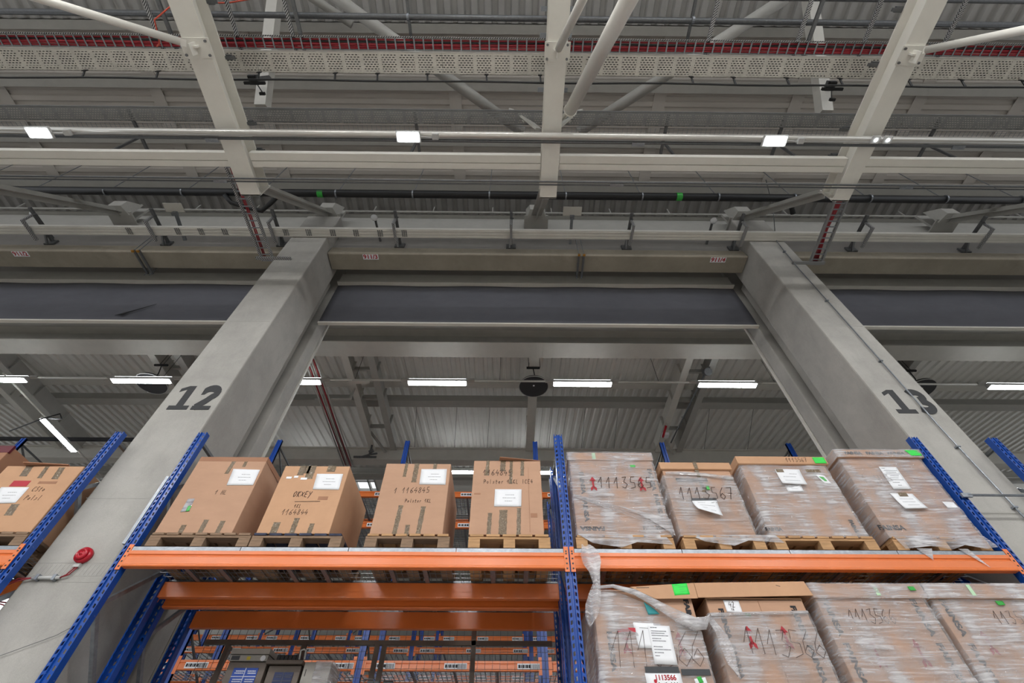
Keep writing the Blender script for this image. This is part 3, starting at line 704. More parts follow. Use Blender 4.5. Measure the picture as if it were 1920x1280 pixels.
# vertical-run cable ladders from the beam ends to the columns
for (xa, ya, xb, yb, s, redn) in ((-4.12, 2.45, -4.11, 4.02, 'left, ending at column 12', 2), (5.1, 2.72, 5.19, 4.0, 'right, ending at column 13', 4)):
    t = thing('cable_ladder', 'galvanised cable ladder with red cables below the trunking, ' + s, 'cable ladder', (xa, ya, 8.45))
    for dx in (-.095, .095):
        b = M(); b.bar((xa+dx, ya, 8.5), (xb+dx, yb, 8.5), .03, .045); obj('side_rail', b, RAIL, t)
    for i in range(14):
        b = M(); k = i/13; b.box(xa+(xb-xa)*k-.08, xa+(xb-xa)*k+.08, ya+(yb-ya)*k-.01, ya+(yb-ya)*k+.01, 8.485, 8.492); obj('rung', b, GALV, t)
    b = M(); x0, x1 = sorted((xb - .16, xb + (.42 if xa < 0 else .15)))
    if xa > 0: x0, x1 = xb - .42, xb + .12
    b.box(x0, x1, 3.93, 3.978, 8.44, 8.475); obj('wall_arm', b, RAIL, t)
    for i in range(redn):
        dx = -.04 + i*.025
        cable([(xa+dx, ya, 8.51), (xa+dx+.02*sin(i+1), (ya+yb)/2, 8.505), (xb+dx-.01, yb-.05, 8.51)], .011, REDC, 'red cable lying in the ladder at column %s' % ('12' if xa < 0 else '13'), group='red cables in the ladder at column %s' % ('12' if xa < 0 else '13'), name='red_cable')
# round detectors on rods and flat plates
for x, s in ((-8.75, 'left'), (-2.51, 'near column 12'), (3.75, 'near column 13')):
    t = thing('smoke_detector', 'small round white detector on a dark arm above the trunking, ' + s, 'detector', (x, 3.74, 9.58))
    b = M(); b.lathe([(.03, -.015), (.06, 0), (.06, .02), (.04, .035)], (x, 3.74, 9.58), n=20); obj('detector_head', b, SIGNW, t, smooth=True)
    b = M(); b.bar((x, 3.74, 9.63), (x+.02, 4.24, 9.63), .035, .03); obj('arm', b, GALVD, t)
for x, s in ((-6.2, 'left'), (1.14, 'between the columns')):
    t = thing('flat_detector_plate', 'flat grey square plate on a short stem above the trunking, ' + s, 'plate', (x, 3.6, 9.7))
    b = M(); b.box(x-.17, x+.17, 3.55, 3.72, 9.70, 9.715); obj('plate', b, WHITE2, t)
    b = M(); b.bar((x, 3.73, 9.69), (x, 4.24, 9.6), .05, .04); b.box(x-.04, x+.04, 3.7, 3.76, 9.62, 9.70); obj('stem', b, GALV, t)
for x, dx, s in ((-6.7, .25, 'left of column 12'), (1.28, 0.02, 'between the columns')):
    t = thing('rod_bracket', 'pair of dark rails with threaded rods over the concrete beam, ' + s, 'bracket', (x, 4.1, 8.9))
    for k in (-.045, .045):
        b = M(); b.bar((x+k, 4.12, 9.0), (x+k+.01, 4.62, 9.0), .035, .03); obj('rail', b, GALVD, t)
        b = M(); b.tube([(x+k, 4.13, 8.96), (x+k, 4.13, 9.62)], .007, 6); obj('threaded_rod', b, GALV, t)
        b = M(); b.tube([(x+k, 4.60, 8.92), (x+k, 4.60, 9.5)], .007, 6); obj('threaded_rod', b, GALV, t)
        b = M(); b.box(x+k-.022, x+k+.022, 4.11, 4.15, 8.955, 8.98); obj('end_cap', b, COPPER, t)
# conduit on column 13
t = thing('wall_conduit', 'thin steel conduit running down the face of column 13', 'conduit', (4.85, 3.95, 3.5))
b = M(); b.tube([(4.85, 3.955, 9.3), (4.82, 3.955, 9.0), (4.785, 3.955, 8.3), (4.765, 3.955, 6.2), (4.75, 3.955, 4.9), (4.775, 3.955, 4.0), (4.80, 3.955, 2.4)], .0085, 10); obj('conduit_tube', b, GALV, t, smooth=True)
for xc, z in ((4.81, 8.85), (4.775, 7.35), (4.763, 6.0), (4.755, 4.65), (4.777, 3.95)):
    b = M(); b.box(xc-.022, xc+.022, 3.942, 3.98, z-.008, z+.008); obj('pipe_clip', b, GALV, t)
cable([(4.85, 3.955, 9.3), (4.93, 3.6, 9.9), (5.0, 3.35, 10.6)], .008, GALVD, 'thin dark cable rising from the conduit on column 13 to the roof')
# alarm sounder on column 12
t = thing('alarm_sounder', 'round red alarm sounder mounted on column 12', 'alarm', (-3.61, 3.98, 3.43))
b = M(); b.lathe([(.062, 0), (.066, -.02), (.062, -.045)], (-3.61, 3.98, 3.45), 'y', 28); b.lathe([(.05, -.045), (.045, -.062), (.03, -.07), (.028, -.06), (.012, -.06), (.01, -.075)], (-3.61, 3.98, 3.45), 'y', 28); obj('sounder_body', b, RED, t, smooth=True)
b = M(); b.box(-3.64, -3.59, 3.955, 3.98, 3.355, 3.385); obj('cable_gland', b, PVC, t)
t = thing('cable_conduit', 'short grey conduit with two clips on column 12 below the red alarm', 'conduit', (-3.75, 3.96, 3.27))
b = M(); b.tube([(-3.9, 3.96, 3.265), (-3.68, 3.96, 3.268)], .014, 12); obj('conduit_tube', b, PVC, t, smooth=True)
for x in (-3.86, -3.72):
    b = M(); b.box(x-.012, x+.012, 3.942, 3.98, 3.245, 3.29); obj('pipe_clip', b, GALV, t)
for k in (0, .02):
    cable([(-3.68, 3.96, 3.268), (-3.64+k, 3.955, 3.29), (-3.625+k, 3.958, 3.33), (-3.62+k, 3.965, 3.36)], .005, REDC, 'red cable looping from the conduit up to the red alarm', group='red cables at the alarm', name='red_cable')
    cable([(-3.9, 3.96, 3.265), (-3.99, 3.94, 3.25-k), (-4.1, 3.93, 3.17-k), (-4.08, 3.93, 3.08), (-3.99, 4.0, 3.07+k)], .005, REDC, 'red cable looping away left of column 12', group='red cables left of column 12', name='red_cable')
cable([(-3.93, 3.955, 2.62), (-3.7, 3.965, 2.72), (-3.4, 3.965, 2.85), (-3.33, 3.965, 2.9)], .002, GALVD, 'thin wire slanting across the foot of column 12')
b = M(); b.box(-3.97, -3.86, 3.972, 3.98, 2.45, 2.585)
tag(obj('paper_notice', b, PAPER), 'corner of a white paper notice on column 12 at the bottom left', 'notice')

# ================================================================ FAR HALL
b = M(); b.box(-22, 22, 6.56, 7.0, 9.40, 9.43); b.box(-22, 22, 6.76, 6.8, 9.43, 9.85); b.box(-22, 22, 6.56, 7.0, 9.85, 9.88)
b.box(.74, .92, 6.555, 7.005, 9.394, 9.40)
tag(obj('hall_girder', b, WHITE2), 'broad pale steel girder crossing the far hall just below the curtains', 'girder')
b = M(); b.box(-22, 22, 8.88, 9.12, 9.80, 9.83); b.box(-22, 22, 8.99, 9.02, 9.83, 10.1)
tag(obj('hall_purlin', b, GREYST), 'grey purlin crossing the far hall roof behind the row of tube lights', 'purlin')
b = M(); b.box(-22, 22, 8.4, 8.6, 10.0, 10.03); b.box(-22, 22, 8.49, 8.51, 10.03, 10.2)
tag(obj('hall_purlin', b, WHITE2), 'thin pale purlin just in front of the roof ribs of the far hall', 'purlin')
b = M(); b.box(-22, 22, 10.5, 10.53, 9.14, 9.48); b.box(-22, 22, 10.44, 10.7, 9.10, 9.14); b.box(-22, 22, 10.44, 10.7, 9.48, 9.51)
tag(obj('hall_girder', b, WHITE2), 'pale steel girder crossing the far hall just above the box tops', 'girder')
for (y0, y1, z0, z1, q) in ((12.0, 12.15, 9.6, 9.75, 'nearest and lowest'), (13.0, 13.3, 10.4, 10.72, 'just before the rooflights'), (15.2, 15.5, 10.2, 10.5, 'just past the rooflights'), (17.4, 17.7, 10.5, 10.9, 'furthest away')):
    b = M(); b.box(-22, 22, y0, y1, z0, z0+.02); b.box(-22, 22, (y0+y1)/2-.01, (y0+y1)/2+.01, z0+.02, z1)
    tag(obj('roof_girder', b, GREYST), 'grey roof girder of the far hall seen low between the boxes, ' + q, 'girder')
b = M(); b.box(-22, 22, 6.15, 6.45, 9.7, 9.74); b.box(-22, 22, 6.28, 6.3, 9.74, 9.9)
tag(obj('hall_purlin', b, GREYST), 'dark grey purlin in the gap right below the curtain bars', 'purlin')
def rafter(x, wd, y0, y1, z, s, m=WHITE2, h=.4):
    b = M(); b.box(x-wd/2, x+wd/2, y0, y1, z, z+.03); b.box(x-.02, x+.02, y0, y1, z+.03, z+h)
    for yy in ((y0+.5, y0+1.4, y0+2.4) if y1-y0 > 2 else ()): b.box(x-wd/2, x+wd/2, yy, yy+.015, z+.03, z+h-.02)
    tag(obj('rafter', b, m), s, 'rafter')
for base_, s in ((-12.0, 'at the far left edge'), (-7.8, 'left of column 12'), (-3.44, 'right of column 12'), (4.38, 'left of column 13'), (9.0, 'right of column 13')):
    rafter(base_-.29, .16, 7.0, 10.44, 9.4, 'pale rafter in the far hall, left of the pair ' + s)
    rafter(base_+.29, .16, 7.0, 10.44, 9.4, 'pale rafter in the far hall, right of the pair ' + s, GREYST)
    b = M()
    for yy in (7.6, 8.6, 9.7): b.box(base_-.29, base_+.29, yy, yy+.05, 9.6, 9.7)
    b.bar((base_-.29, 9.9, 9.6), (base_+.1, 10.4, 9.3), .05, .05)
    tag(obj('rafter_tie', b, GREYST), 'short ties joining the pair of rafters ' + s, 'tie')
    rafter(base_, .18, 5.52, 6.12, 9.55, 'short grey rafter stub just below the curtain bar ' + s, h=.22)
rafter(.57, .22, 7.0, 10.44, 9.4, 'single pale rafter behind the middle loudspeaker disc')
rafter(.57, .26, 5.52, 6.12, 9.55, 'short grey rafter stub below the middle of the curtain bar', h=.22)
# tube lights
tubeobj('light_rail', [(-22, 7.03, 8.68), (22, 7.03, 8.68)], .022, WHITE2, 'thin white rail carrying the row of tube lights in the far hall', 'rail', 8)
TL = [(-8.42, 'left of column 12'), (-5.25, 'partly hidden behind column 12'), (-2.157, 'first between the columns'), (.932, 'right of the middle disc'), (4.027, 'next to column 13'), (10.25, 'at the right edge'), (-11.47, 'at the left edge')]
for x, s in TL:
    t = thing('tube_light', 'lit white tube light on the far hall rail, ' + s, 'light', (x+.63, 7.0, 8.58), 'tube lights on the far hall rail')
    b = M(); b.prism([(6.95, 8.6), (6.93, 8.57), (7.07, 8.57), (7.05, 8.6), (7.04, 8.66), (6.96, 8.66)], 'x', x, x+1.25); obj('housing', b, PVC, t)
    b = M(); b.box(x+.02, x+1.23, 6.945, 7.055, 8.555, 8.569); obj('tube', b, TUBE, t)
    b = M(); b.box(x+.02, x+1.23, 6.97, 7.03, 8.665, 8.675); obj('uplight_tube', b, UPTUBE, t)
    b = M(); b.box(x-.16, x, 6.98, 7.06, 8.66, 8.7); b.box(x+1.25, x+1.41, 6.98, 7.06, 8.66, 8.7); obj('mount', b, GREYST, t)
b = M(); b.box(-3.35, -3.0, 6.99, 7.07, 8.6, 8.66); tag(obj('ballast_box', b, WHITE2), 'white ballast box on the light rail right of column 12', 'box')
tubeobj('light_rail', [(-10.72, 6.9, 8.68), (-10.72, 11.5, 8.68)], .02, WHITE2, 'thin white rail running away from the camera at the left edge', 'rail', 8)
t = thing('tube_light', 'lit tube light slanting away from the camera at the left edge', 'light', (-10.71, 8.9, 8.58))
b = M(); b.box(-10.78, -10.64, 8.27, 9.5, 8.6, 8.65); obj('housing', b, PVC, t)
b = M(); b.box(-10.77, -10.65, 8.28, 9.49, 8.58, 8.6); obj('tube', b, TUBE, t)
for x, y, s in ((-6.15, 12.5, 'left of column 12'), (-1.55, 12.2, 'between the two middle boxes'), (.75, 12.2, 'beside the centre post')):
    t = thing('tube_light', 'distant lit tube light seen low between the boxes, ' + s, 'light', (x, y, 9.9))
    b = M(); b.box(x-.7, x+.7, y-.06, y+.06, 9.93, 9.98); obj('housing', b, PVC, t)
    b = M(); b.box(x-.68, x+.68, y-.055, y+.055, 9.9, 9.93); obj('tube', b, TUBE, t)
for x, s in ((-7.9, 'left of column 12'), (.54, 'in the middle'), (9.15, 'right of column 13')):
    RX, RD = (.57, .13) if abs(x) < 1 else (x, .04)
    t = thing('disc_loudspeaker', 'round dark disc loudspeaker hanging in the far hall, ' + s, 'loudspeaker', (x, 7.35, 8.8))
    b = M(); b.lathe([(.02, -.03), (.31, -.03), (.325, 0), (.31, .03), (.2, .05)], (x, 7.35, 8.85), n=36); obj('disc', b, DARK, t, smooth=False)
    b = M(); b.tube([(x+.325*cos(2*pi*k/36), 7.35+.325*sin(2*pi*k/36), 8.83) for k in range(37)], .009, 6, cap=False); obj('rim', b, PVC, t, smooth=True)
    b = M(); b.lathe([(.022, -.036), (.018, -.045)], (x, 7.30, 8.85), n=12); obj('badge', b, SIGNW, t)
    b = M(); b.box(x-.15, x+.15, 7.2, 7.24, 9.28, 9.32); b.tube([(x, 7.24, 9.3), (x+.03, 7.28, 9.1), (x, 7.35, 8.9)], .012, 8); b.tube([(RX-RD, 7.22, 9.32), (RX-RD, 7.22, 10.06)], .006, 6); b.tube([(RX+RD, 7.22, 9.32), (RX+RD, 7.22, 10.06)], .006, 6); obj('hanger', b, BLACK, t)
# bundle of pipes behind column 12
for i in range(6):
    x = -4.42 + i*.048
    tubeobj('riser_pipe', [(x, 6.3, 9.0), (x-.02, 10.6, 9.0 + .03*(i % 2))], .017, REDC if i in (1, 4) else GREYST, '%s pipe in the slanting bundle right of column 12, %s' % ('thin red' if i in (1, 4) else 'thin grey', ('first', 'second', 'third', 'fourth', 'fifth', 'sixth')[i] + ' from the left'), 'pipe', 8)
b = M(); b.box(-4.55, -3.7, 8.0, 8.04, 9.03, 9.06); b.box(-3.74, -3.7, 8.0, 8.04, 9.06, 9.4); tag(obj('pipe_support', b, GREYST), 'small grey bracket holding the slanting pipe bundle', 'bracket')
b = M(); b.box(-4.1, -3.5, 10.2, 10.24, 9.0, 9.04); b.box(-3.72, -3.68, 10.2, 10.24, 9.04, 9.4); b.tube([(-3.9, 10.2, 9.0), (-3.7, 10.25, 9.12), (-3.5, 10.2, 9.12)], .025, 8); b.tube([(-3.72, 10.2, 9.15), (-3.62, 10.2, 9.22)], .05, 10)
tag(obj('pipe_valve', b, GALVD), 'dark valve fitting at the lower end of the pipe bundle', 'valve')
b = M(); b.tube([(4.5, 7.2, 9.2), (4.5, 7.3, 9.3)], .09, 14); b.tube([(4.5, 7.25, 9.25), (4.62, 7.25, 9.42)], .02, 8); b.tube([(4.5, 7.3, 9.3), (4.3, 9.9, 9.3)], .018, 8)
tag(obj('pipe_valve', b, GALVD), 'dark round valve and pipe beside the rafters left of column 13', 'valve')
cable([(4.06, 9.3, 9.38), (3.98, 9.5, 9.2), (4.06, 9.72, 9.34)], .03, RED, 'red hose loop hanging on the pipe left of column 13', 'hose', 8, 'hose_loop')
b = M(); b.box(4.03, 4.2, 9.6, 9.75, 9.33, 9.4); tag(obj('junction_box', b, SIGNW), 'small white box beside the red hose loop', 'box')
b = M(); b.box(-16, -7.6, 9.55, 9.62, 9.0, 9.08); tag(obj('dark_rail', b, BLACKP), 'dark rail crossing the far hall at the left edge', 'rail')
cable([(-11.6, 8.6, 8.5), (-10.6, 8.2, 8.55), (-10.2, 8.1, 8.6), (-10.3, 8.3, 8.62), (-10.65, 8.3, 8.64)], .016, BLACK, 'black cable curving to the slanting tube light at the left edge')
WR = [(-7.4, 7.0), (-3.3, 7.0), (-.2, 7.0), (3.2, 7.0), (5.7, 7.0), (7.6, 7.0)]
for i, (x, y) in enumerate(WR):
    b = M(); b.tube([(x, y, 8.68), (x, y, zB(y))], .005, 5)
    tag(obj('suspension_wire', b, BLACK), 'thin dark wire suspending the light rail', 'wire', 'wires above the light rail')
for i, x in enumerate((-2.6, -1.5, -.6, 1.1, 2.0, 2.9, 5.4, 6.6)):
    b = M(); b.tube([(x, 10.46, 9.5), (x+.1, 9.2, 10.31)], .005, 5)
    tag(obj('suspension_wire', b, BLACK), 'thin dark wire under the far hall roof', 'wire', 'wires under the far hall roof')

# hall luminaires over the camera aisle (outside the picture, real lamps of the hall)
for k, (x, y, z) in enumerate([(x, y, z) for y, z in ((-1.6, 7.6), (-5.2, 7.6)) for x in (-8, -4.2, -.6, 3.2, 7)]):
    t = thing('tube_light', 'tube light over the aisle behind the camera', 'light', (x, y, z), 'tube lights over the aisle')
    b = M(); b.box(x-.8, x+.8, y-.1, y+.1, z, z+.06); obj('housing', b, PVC, t)
    b = M(); b.box(x-.78, x+.78, y-.08, y+.08, z-.03, z); obj('tube', b, AISLE, t)

# ================================================================ RACKS
def post(X, yf, z1, facing=1, w_=.0425, d_=.062):
    # open C section, front face at yf, web running back; facing=1 looks towards -Y
    f = facing
    prof = [(-w_+.012, yf+f*d_), (-w_, yf+f*d_), (-w_, yf), (-.0125, yf), (-.008, yf+f*.012), (.008, yf+f*.012), (.0125, yf), (w_, yf), (w_, yf+f*d_), (w_-.012, yf+f*d_)]
    b = M(); vs = []
    for (x, y) in prof: vs += [(X+x, y, 0), (X+x, y, z1)]
    b.add(vs, [(2*i, 2*i+2, 2*i+3, 2*i+1) if f > 0 else (2*i+1, 2*i+3, 2*i+2, 2*i) for i in range(len(prof)-1)])
    return b
def frame(X, yf, yr, z1, label, m=BLUE, guard=False, group=None):
    t = thing('rack_upright', label, 'rack frame', (X, yf, 0), group)
    for yy, fc in ((yf, 1), (yr, -1)):
        o = obj('upright_post', post(X, yy, z1, fc), m, t)
        so = o.modifiers.new('s', 'SOLIDIFY'); so.thickness = .0025
    zz = z1 - .1; b = M(); b.box(X-.015, X+.015, yf+.05, yr-.05, zz, zz+.03); obj('brace', b, GALVD, t)
    z = 4.03; k = 0
    while z > 1.9:
        for za in ((z, z+.5), (z, z-.5)):
            if za[1] > z1 - .1: continue
            b = M(); b.bar((X, yf+.05, za[0]), (X, yr-.05, za[1]), .035, .03, (1, 0, 0)); obj('brace', b, GALV, t)
        z -= 1.01
    if guard:
        b = M(); b.box(X-.072, X-.044, yf-.006, yf+.03, 3.48, 4.13); obj('guard_strip', b, GALV, t)
    return t
UPX = [(-4.01, 'left of column 12'), (-3.155, 'left post of the left bay'), (.505, 'centre post between the bays'), (4.20, 'right post of the right bay'), (5.03, 'right of column 13')]
for X, s in UPX:
    frame(X, 3.81, 4.44, 4.66, 'blue slotted rack frame in the front row, ' + s, guard=(X == -3.155))
for X, s in UPX:
    h = {.505: 4.6}.get(X, 4.6)
    frame(X, 4.53, 5.1, 4.63, 'darker blue rack frame just behind the front row, ' + s)

def rbeam(x0, x1, yf, z0, z1, m=ORANGE, d=.05, f=1):
    h = z1 - z0; b = M()
    p = [(yf, z0), (yf-f*.004, z0+.008), (yf-f*.004, z0+.016), (yf, z0+.022), (yf, z0+h*.62), (yf+f*.008, z0+h*.67), (yf+f*.008, z0+h*.72), (yf, z0+h*.77), (yf, z1), (yf+f*d, z1), (yf+f*d, z0)]
    b.prism(p, 'x', x0, x1); return b
def beam_obj(x0, x1, yf, z0, z1, label, m=ORANGE, f=1, conn=True, cat='rack beam', group=None, d=.05):
    t = thing('rack_beam', label, cat, ((x0+x1)/2, yf, z0), group)
    obj('beam_profile', rbeam(x0, x1, yf, z0, z1, m, d, f), m, t, bevel=.002)
    if conn:
        for xe, sg in ((x0, -1), (x1, 1)):
            b = M(); a, c = sorted((xe, xe + sg*.037)); yc = yf + f*.006
            b.box(a, c, min(yc-f*.006, yc), max(yc-f*.006, yc), z0-.025, z1+.05)
            o = obj('end_connector', b, m, t)
            b = M()
            for zz in (z0-.005, z0+.035, z0+.075, z0+.115, z0+.135):
                b.box(a+.012, c-.012, min(yc-f*.0075, yc-f*.006), max(yc-f*.0075, yc-f*.006), zz, zz+.012)
            obj('hook_slots', b, BLACK, o)
    return t
def wire_deck(x0, x1, ya, yb, z, label, group=None, px=.05, py=.085):
    t = thing('wire_deck', label, 'wire deck', ((x0+x1)/2, (ya+yb)/2, z), group)
    b = M(); b.box(x0, x1, ya, ya+.004, z, z+.036); b.box(x0, x1, ya, ya+.04, z+.032, z+.036); obj('front_channel', b, GALV, t)
    b = M(); b.box(x0, x1, yb-.004, yb, z, z+.036); obj('rear_channel', b, GALV, t)
    b = M(); n = int((x1-x0)/px)
    for i in range(n): b.box(x0+.02+i*px, x0+.024+i*px, ya+.005, yb-.005, z+.024, z+.028)
    k = int((yb-ya)/py)
    for j in range(k+1): b.box(x0+.005, x1-.005, ya+.03+j*py, ya+.034+j*py, z+.02, z+.024)
    obj('wire_mesh', b, GALV, t)
    b = M()
    for i in (1, 2):
        xx = x0+(x1-x0)*i/3; b.box(xx-.02, xx+.02, ya+.006, yb-.006, z+.002, z+.018)
    obj('support_channel', b, GALV, t)
    return t
BAYS = [(-3.112, .462, 'left bay'), (.548, 4.157, 'right bay')]
for x0, x1, s in BAYS:
    beam_obj(x0, x1, 3.80, 3.292, 3.422, 'bright orange front beam of the upper shelf, ' + s)
    beam_obj(x0, x1, 4.45, 3.292, 3.422, 'orange rear beam of the front rack under the upper shelf, ' + s, f=-1)
    beam_obj(x0, x1, 4.53, 3.255, 3.385, 'orange beam of the second rack close behind the front rack, ' + s, conn=False)
    beam_obj(x0, x1, 5.12, 3.27, 3.42, 'darkest orange rear beam of the second rack, ' + s, f=-1, conn=False)
    L = (x1-x0)/4
    for i in range(4):
        nmz = ('leftmost', 'second from left', 'third from left', 'rightmost')[i]
        wire_deck(x0+i*L+.003, x0+(i+1)*L-.003, 3.803, 4.445, 3.422, 'galvanised wire deck on the upper shelf of the %s, %s of four' % (s, nmz))
        wire_deck(x0+i*L+.003, x0+(i+1)*L-.003, 4.535, 5.115, 3.42, 'galvanised wire deck on the second rack behind the %s, %s of four' % (s, nmz))
beam_obj(-7.7, -4.053, 3.80, 3.292, 3.422, 'orange front beam of the shelf at the left edge, left of column 12')
beam_obj(-7.7, -4.053, 4.45, 3.292, 3.422, 'orange rear beam of the shelf at the left edge, left of column 12', f=-1)
for i in range(2):
    wire_deck(-5.8+i*.875, -4.93+i*.875, 3.803, 4.445, 3.422, 'galvanised wire deck at the left edge, %s of two' % ('left', 'right')[i])
b = M(); b.tube([(4.24, 3.79, 3.972), (5.0, 3.79, 3.972)], .012, 8); b.box(4.18, 4.27, 3.78, 3.80, 3.95, 3.99); b.box(4.97, 5.05, 3.78, 3.80, 3.95, 3.99)
tag(obj('tie_bar', b, GALV), 'thin steel tie bar across the face of column 13 between two blue posts', 'bar')
# lower shelf of both bays (just under the picture edge, carries the lower boxes)
for x0, x1, s in BAYS:
    beam_obj(x0, x1, 3.80, 2.05, 2.18, 'orange front beam of the lower shelf, ' + s)
    beam_obj(x0, x1, 4.45, 2.05, 2.18, 'orange rear beam of the lower shelf, ' + s, f=-1)
    for q, (ya, yb) in enumerate(((3.803, 4.445), (4.535, 5.115))):
        wire_deck(x0, x1, ya, yb, 2.18, 'galvanised wire deck on the lower shelf of the %s, %s rack' % (s, ('front', 'second')[q]))
    beam_obj(x0, x1, 4.53, 2.05, 2.18, 'orange beam of the second rack lower shelf, front side, ' + s, conn=False)
    beam_obj(x0, x1, 5.12, 2.05, 2.18, 'orange beam of the second rack lower shelf, back side, ' + s, f=-1, conn=False)

# ---------------------------------------------------------------- pallets
def pallet(x0, x1, y0, y1, z, wood, label, top=WOODD):
    t = thing('pallet', label, 'pallet', ((x0+x1)/2, (y0+y1)/2, z))
    W = x1-x0; D = y1-y0; h = .135; r = random.Random(int(x0*100))
    for k, xx in enumerate((x0, x0+W/2-.05, x1-.1)):
        b = M(); b.box(xx, xx+.1, y0, y0+.1, z+.018, z+h-.04); b.box(xx, xx+.1, y0+D/2-.07, y0+D/2+.07, z+.018, z+h-.04); b.box(xx, xx+.1, y1-.1, y1, z+.018, z+h-.04)
        b.box(xx-.002, xx+.102, y0, y1, z, z+.018); obj('skid', b, wood, t, bevel=.003)
    b = M()
    for yy in (y0, y0+D/2-.05, y1-.1): b.box(x0, x1, yy, yy+.1, z+h-.04, z+h-.02)
    obj('cross_board', b, wood, t, bevel=.002)
    n = max(5, int(W/.12)); g = W/n
    for i in range(n):
        b = M(); b.box(x0+i*g+.012, x0+(i+1)*g-.012, y0-.004-r.random()*.006, y1, z+h-.02, z+h); obj('deck_board', b, top, t, bevel=.002)
    return t
# ---------------------------------------------------------------- boxes
YF = 3.85
def strip(t, x, z0, z1, w_=.035, y=YF-.0015, lean=0, name='packing_tape', m=None):
    b = M(); n = 6
    for i in range(n):
        za = z0+(z1-z0)*i/n; zb_ = z0+(z1-z0)*(i+1)/n; j = .0025*((i*7) % 3-1)
        xa = x+lean*i/n; xb = x+lean*(i+1)/n
        b.hexa([(xa-w_/2+j,y,za),(xa+w_/2-j,y,za),(xa+w_/2-j,y+.001,za),(xa-w_/2+j,y+.001,za),(xb-w_/2-j,y,zb_),(xb+w_/2+j,y,zb_),(xb+w_/2+j,y+.001,zb_),(xb-w_/2-j,y+.001,zb_)])
    return obj(name, b, m or TAPE, t)
def sheet(t, c, y, lines, lab, m=PAPER, name='paper_sheet', curl=0, seed=0):
    # c: four (x,z) corners TL TR BR BL ; y depth
    b = M(); n = 6; y_ = y
    def P(u, v, dy=0):
        tl, tr_, br, bl = [Vector(q) for q in c]
        p = (tl*(1-u)+tr_*u)*(1-v)+(bl*(1-u)+br*u)*v
        return (p.x, y_-curl*(v*v)*(1.2-u*.4)+dy, p.y)
    for j in range(n+1):
        for i in range(n+1): b.v.append(Vector(P(i/n, j/n)))
    for j in range(n):
        for i in range(n):
            k = j*(n+1)+i; b.f.append([k, k+n+1, k+n+2, k+1]); b.mi.append(0)
    o = obj(name, b, m, t, smooth=True); o['label'] = lab
    so = o.modifiers.new('s', 'SOLIDIFY'); so.thickness = .0008; so.offset = 1
    if lines:
        b = M(); r = random.Random(seed)
        for (v, u0, u1) in lines:
            u = u0
            while u < u1:
                w_ = min(r.uniform(.02, .07), u1-u)
                q = [P(u, v, -.0016), P(u+w_, v, -.0016), P(u+w_, v+.022, -.0016), P(u, v+.022, -.0016)]
                b.add(q, [(0, 3, 2, 1)]); u += w_ + .012
        obj('printed_lines', b, PAPERTXT, o)
    return o
L3 = [(.32, .4, .72), (.5, .3, .78), (.68, .38, .66)]
def carton(x0, x1, y1, z0, z1, label, m=CARD, xt0=None, xt1=None, flap=0, group=None, y0=YF, name='cardboard_box'):
    t = thing(name, label, 'box', ((x0+x1)/2, (y0+y1)/2, z0), group)
    xt0 = x0 if xt0 is None else xt0; xt1 = x1 if xt1 is None else xt1
    b = M()
    nz = 6; nx = 8; vs = []
    b.hexa([(x0,y0,z0),(x1,y0,z0),(x1,y1,z0),(x0,y1,z0),(xt0,y0,z1),(xt1,y0,z1),(xt1,y1,z1),(xt0,y1,z1)])
    obj('box_body', b, m, t, bevel=.006)
    if flap:
        b = M(); b.bar((xt0, y0+.005, z1+flap/2), (xt1, y0+.005, z1+flap/2), .005, flap); b.bar((xt1-.003, y0+.01, z1+flap/2), (xt1+.02, y1-.05, z1+flap/2-.01), .005, flap); obj('top_flap', b, CARD3, t)
    return t
zp = 3.459; zb = 3.597
# upper left bay
pallet(-3.06, -2.20, 3.84, 4.62, zp, WOODD, 'weathered pallet under the leftmost box of the left bay')
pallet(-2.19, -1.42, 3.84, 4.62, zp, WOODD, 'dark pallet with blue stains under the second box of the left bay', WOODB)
pallet(-1.22, -.50, 3.84, 4.62, zp, WOODD, 'greyish pallet under the third box of the left bay', WOOD)
pallet(-.34, .36, 3.84, 4.62, zp, WOOD, 'light wooden pallet under the fourth box of the left bay', WOOD)
t = carton(-3.05, -2.385, 4.62, zb, 4.335, 'tall plain cardboard box at the left end of the upper shelf', flap=.05)
for x, z0, z1 in ((-2.83, zb, 3.67), (-2.66, zb, 3.72), (-2.51, zb, 3.71)): strip(t, x, z0, z1, .042)
strip(t, -2.71, 4.19, 4.33, .036, lean=.01); strip(t, -2.58, 4.27, 4.33, .03)
sheet(t, [(-2.666,4.244),(-2.405,4.236),(-2.401,4.067),(-2.647,4.064)], YF-.003, L3, 'white paper sheet')
sheet(t, [(-2.93,3.92),(-2.87,3.925),(-2.855,3.80),(-2.93,3.79)], YF-.003, None, 'glossy clear label pouch', m=FILMD, name='label_pouch')
sheet(t, [(-2.89,3.85),(-2.862,3.852),(-2.855,3.80),(-2.885,3.795)], YF-.005, None, 'green sticker', m=GREENG, name='green_sticker')
hand('handwriting', '1 HL', -2.72, 3.97, YF-.002, .045, t, w=.003)
t = carton(-2.177, -1.548, 4.66, zb, 4.285, 'light cardboard box with three lines of handwriting, second from the left on the upper shelf', m=CARD2)
for x, z0, z1, w_ in ((-2.03, zb, 3.70, .06), (-1.87, zb, 3.74, .045), (-1.72, zb, 3.69, .04)): strip(t, x, z0, z1, w_)
strip(t, -2.0, 4.18, 4.285, .06); strip(t, -1.91, 4.14, 4.288, .075); strip(t, -1.72, 4.22, 4.287, .08); strip(t, -1.95, 4.20, 4.285, .05)
sheet(t, [(-1.841,4.195),(-1.591,4.195),(-1.583,4.024),(-1.828,4.026)], YF-.003, L3, 'white paper sheet', seed=2)
b = M()
